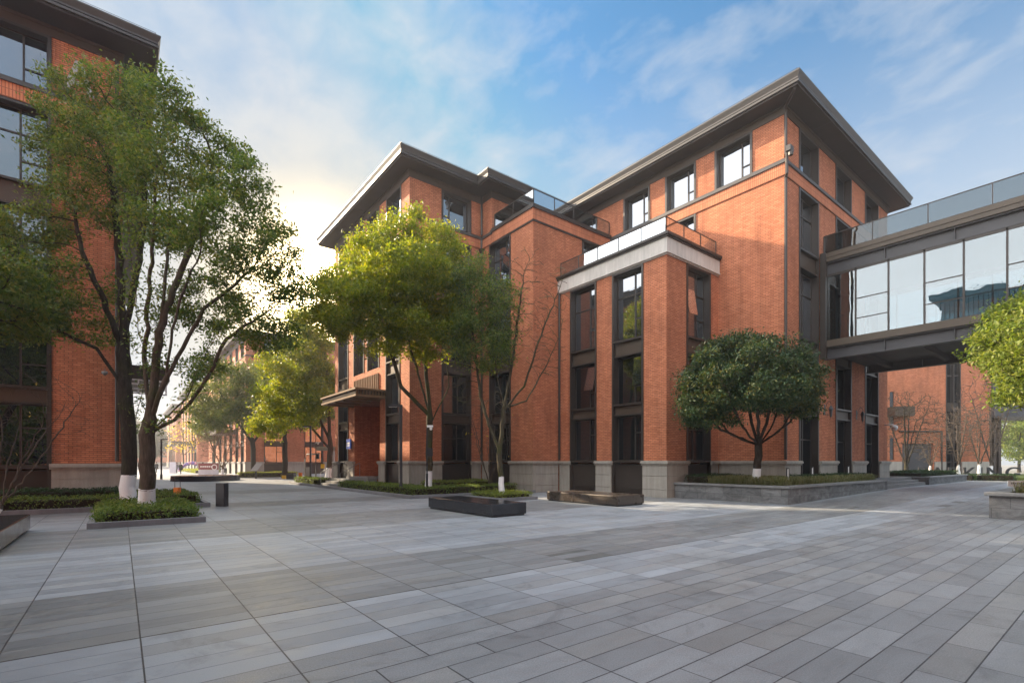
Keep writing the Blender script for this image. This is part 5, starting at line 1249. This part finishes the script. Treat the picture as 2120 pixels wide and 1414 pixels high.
# ------------------------------------------------------------------ people
def person(label, px, d, h, coat, pose='walk', face=0):
    p = FWD * d + RGT * ((px - 1060) / 1030 * d); T = thing('person', label, 'person', (p.x, p.y, 0), AR + face); s = h / 1.7
    if pose == 'bend':
        J = [(0, 0, .9), (-.02, -.25, 1.08), (0, -.5, 1.12), (.0, -.62, 1.1), (0, -.74, 1.06)]; sh = 2
        arms = [[(.18, -.48, 1.08), (.2, -.55, .8), (.18, -.65, .58)], [(-.18, -.48, 1.08), (-.2, -.55, .8), (-.16, -.65, .58)]]
    else:
        J = [(0, 0, .92), (0, 0, 1.15), (0, 0, 1.40), (0, -.01, 1.5), (0, -.02, 1.62)]; sh = 2
        arms = [[(.2, 0, 1.38), (.27, .03, 1.1), (.25, -.08, .86)], [(-.2, 0, 1.38), (-.27, -.03, 1.1), (-.25, .06, .86)]]
    st = .16 if pose == 'walk' else .04
    legs = [[(.1, 0, .86), (.1, -st * .8, .48), (.1, -st * .4, .07), (.1, -st * .4 - .16, .04)], [(-.1, 0, .86), (-.1, st * .5, .48), (-.1, st * 1.2, .08), (-.1, st * 1.2 - .16, .04)]]
    rj = [.15, .15, .14, .06, .10]; V = []; Eg = []; R = []
    def chain(pts, rs, root=None):
        pr = root
        for q, r in zip(pts, rs):
            V.append(tuple(c * s for c in q)); R.append(r * s)
            if pr is not None: Eg.append((pr, len(V) - 1))
            pr = len(V) - 1
        return pr
    chain(J, rj)
    for a in arms: chain(a, [.065, .052, .036], sh)
    for l in legs: chain(l, [.095, .068, .048, .042], 0)
    me = bpy.data.meshes.new('body'); me.from_pydata(V, Eg, []); o = bpy.data.objects.new('body', me); COL.objects.link(o); o.parent = T
    o.modifiers.new('skin', 'SKIN'); sub = o.modifiers.new('sub', 'SUBSURF'); sub.levels = sub.render_levels = 1
    sv = me.skin_vertices[0].data
    for i, r in enumerate(R): sv[i].radius = (r, r * .8 if i < 3 else r)
    sv[0].use_root = True; bpy.context.view_layer.update()
    me2 = bpy.data.meshes.new_from_object(o.evaluated_get(bpy.context.evaluated_depsgraph_get())); o.modifiers.clear(); o.data = me2
    for m in ('skin', coat, 'trousers'): me2.materials.append(MATS[m])
    hd = Vector(J[4]) * s
    for f in me2.polygons:
        c = f.center; f.material_index = 0 if (c - hd).length < .17 * s and c.z > J[3][2] * s - .12 else 2 if c.z < .84 * s else 1; f.use_smooth = True
    hr = MB(); hr.lathe([(.095 * s, -.03 * s), (.115 * s, .05 * s), (.085 * s, .12 * s), (.02, .145 * s)], tuple(hd + Vector((0, .02, .0))), 10); hr.build('hair', 'hair', T, True)
    if pose != 'bend':
        ct = MB(); ct.lathe([(.25 * s, .62 * s), (.24 * s, .9 * s), (.2 * s, 1.15 * s), (.21 * s, 1.36 * s), (.09 * s, 1.47 * s)], (0, .0, 0), 12); ct.build('coat', coat, T, True)
person('person in a long black coat walking away behind the round bench', 374, 70, 1.62, 'coat_black'); person('person in grey walking beside the black coated one', 366, 76, 1.6, 'coat_grey')
person('person in dark clothes far down the street by the trunk', 324, 80, 1.68, 'coat_black'); person('person in black standing before the display board', 420, 66, 1.62, 'coat_black', 'stand'); person('person in a white top bending over behind the round bench', 468, 68, 1.68, 'shirt_white', 'bend', -1.4)

# ------------------------------------------------------------------ air
def haze():
    m = bpy.data.materials.new('haze_air'); m.use_nodes = True; t = m.node_tree; t.nodes.clear()
    v = t.nodes.new('ShaderNodeVolumePrincipled'); v.inputs['Color'].default_value = (.93, .95, 1.0, 1); v.inputs['Density'].default_value = HAZE; v.inputs['Anisotropy'].default_value = .35
    o = t.nodes.new('ShaderNodeOutputMaterial'); t.links.new(v.outputs[0], o.inputs['Volume']); MATS['haze_air'] = m
    b = MB(); b.box(-424, -424, -2.2, 424, 424, 24); o = b.build('haze', 'haze_air'); tag(o, 'thin morning haze over the campus street', None, None, 'stuff')
HAZE = .0010
haze()
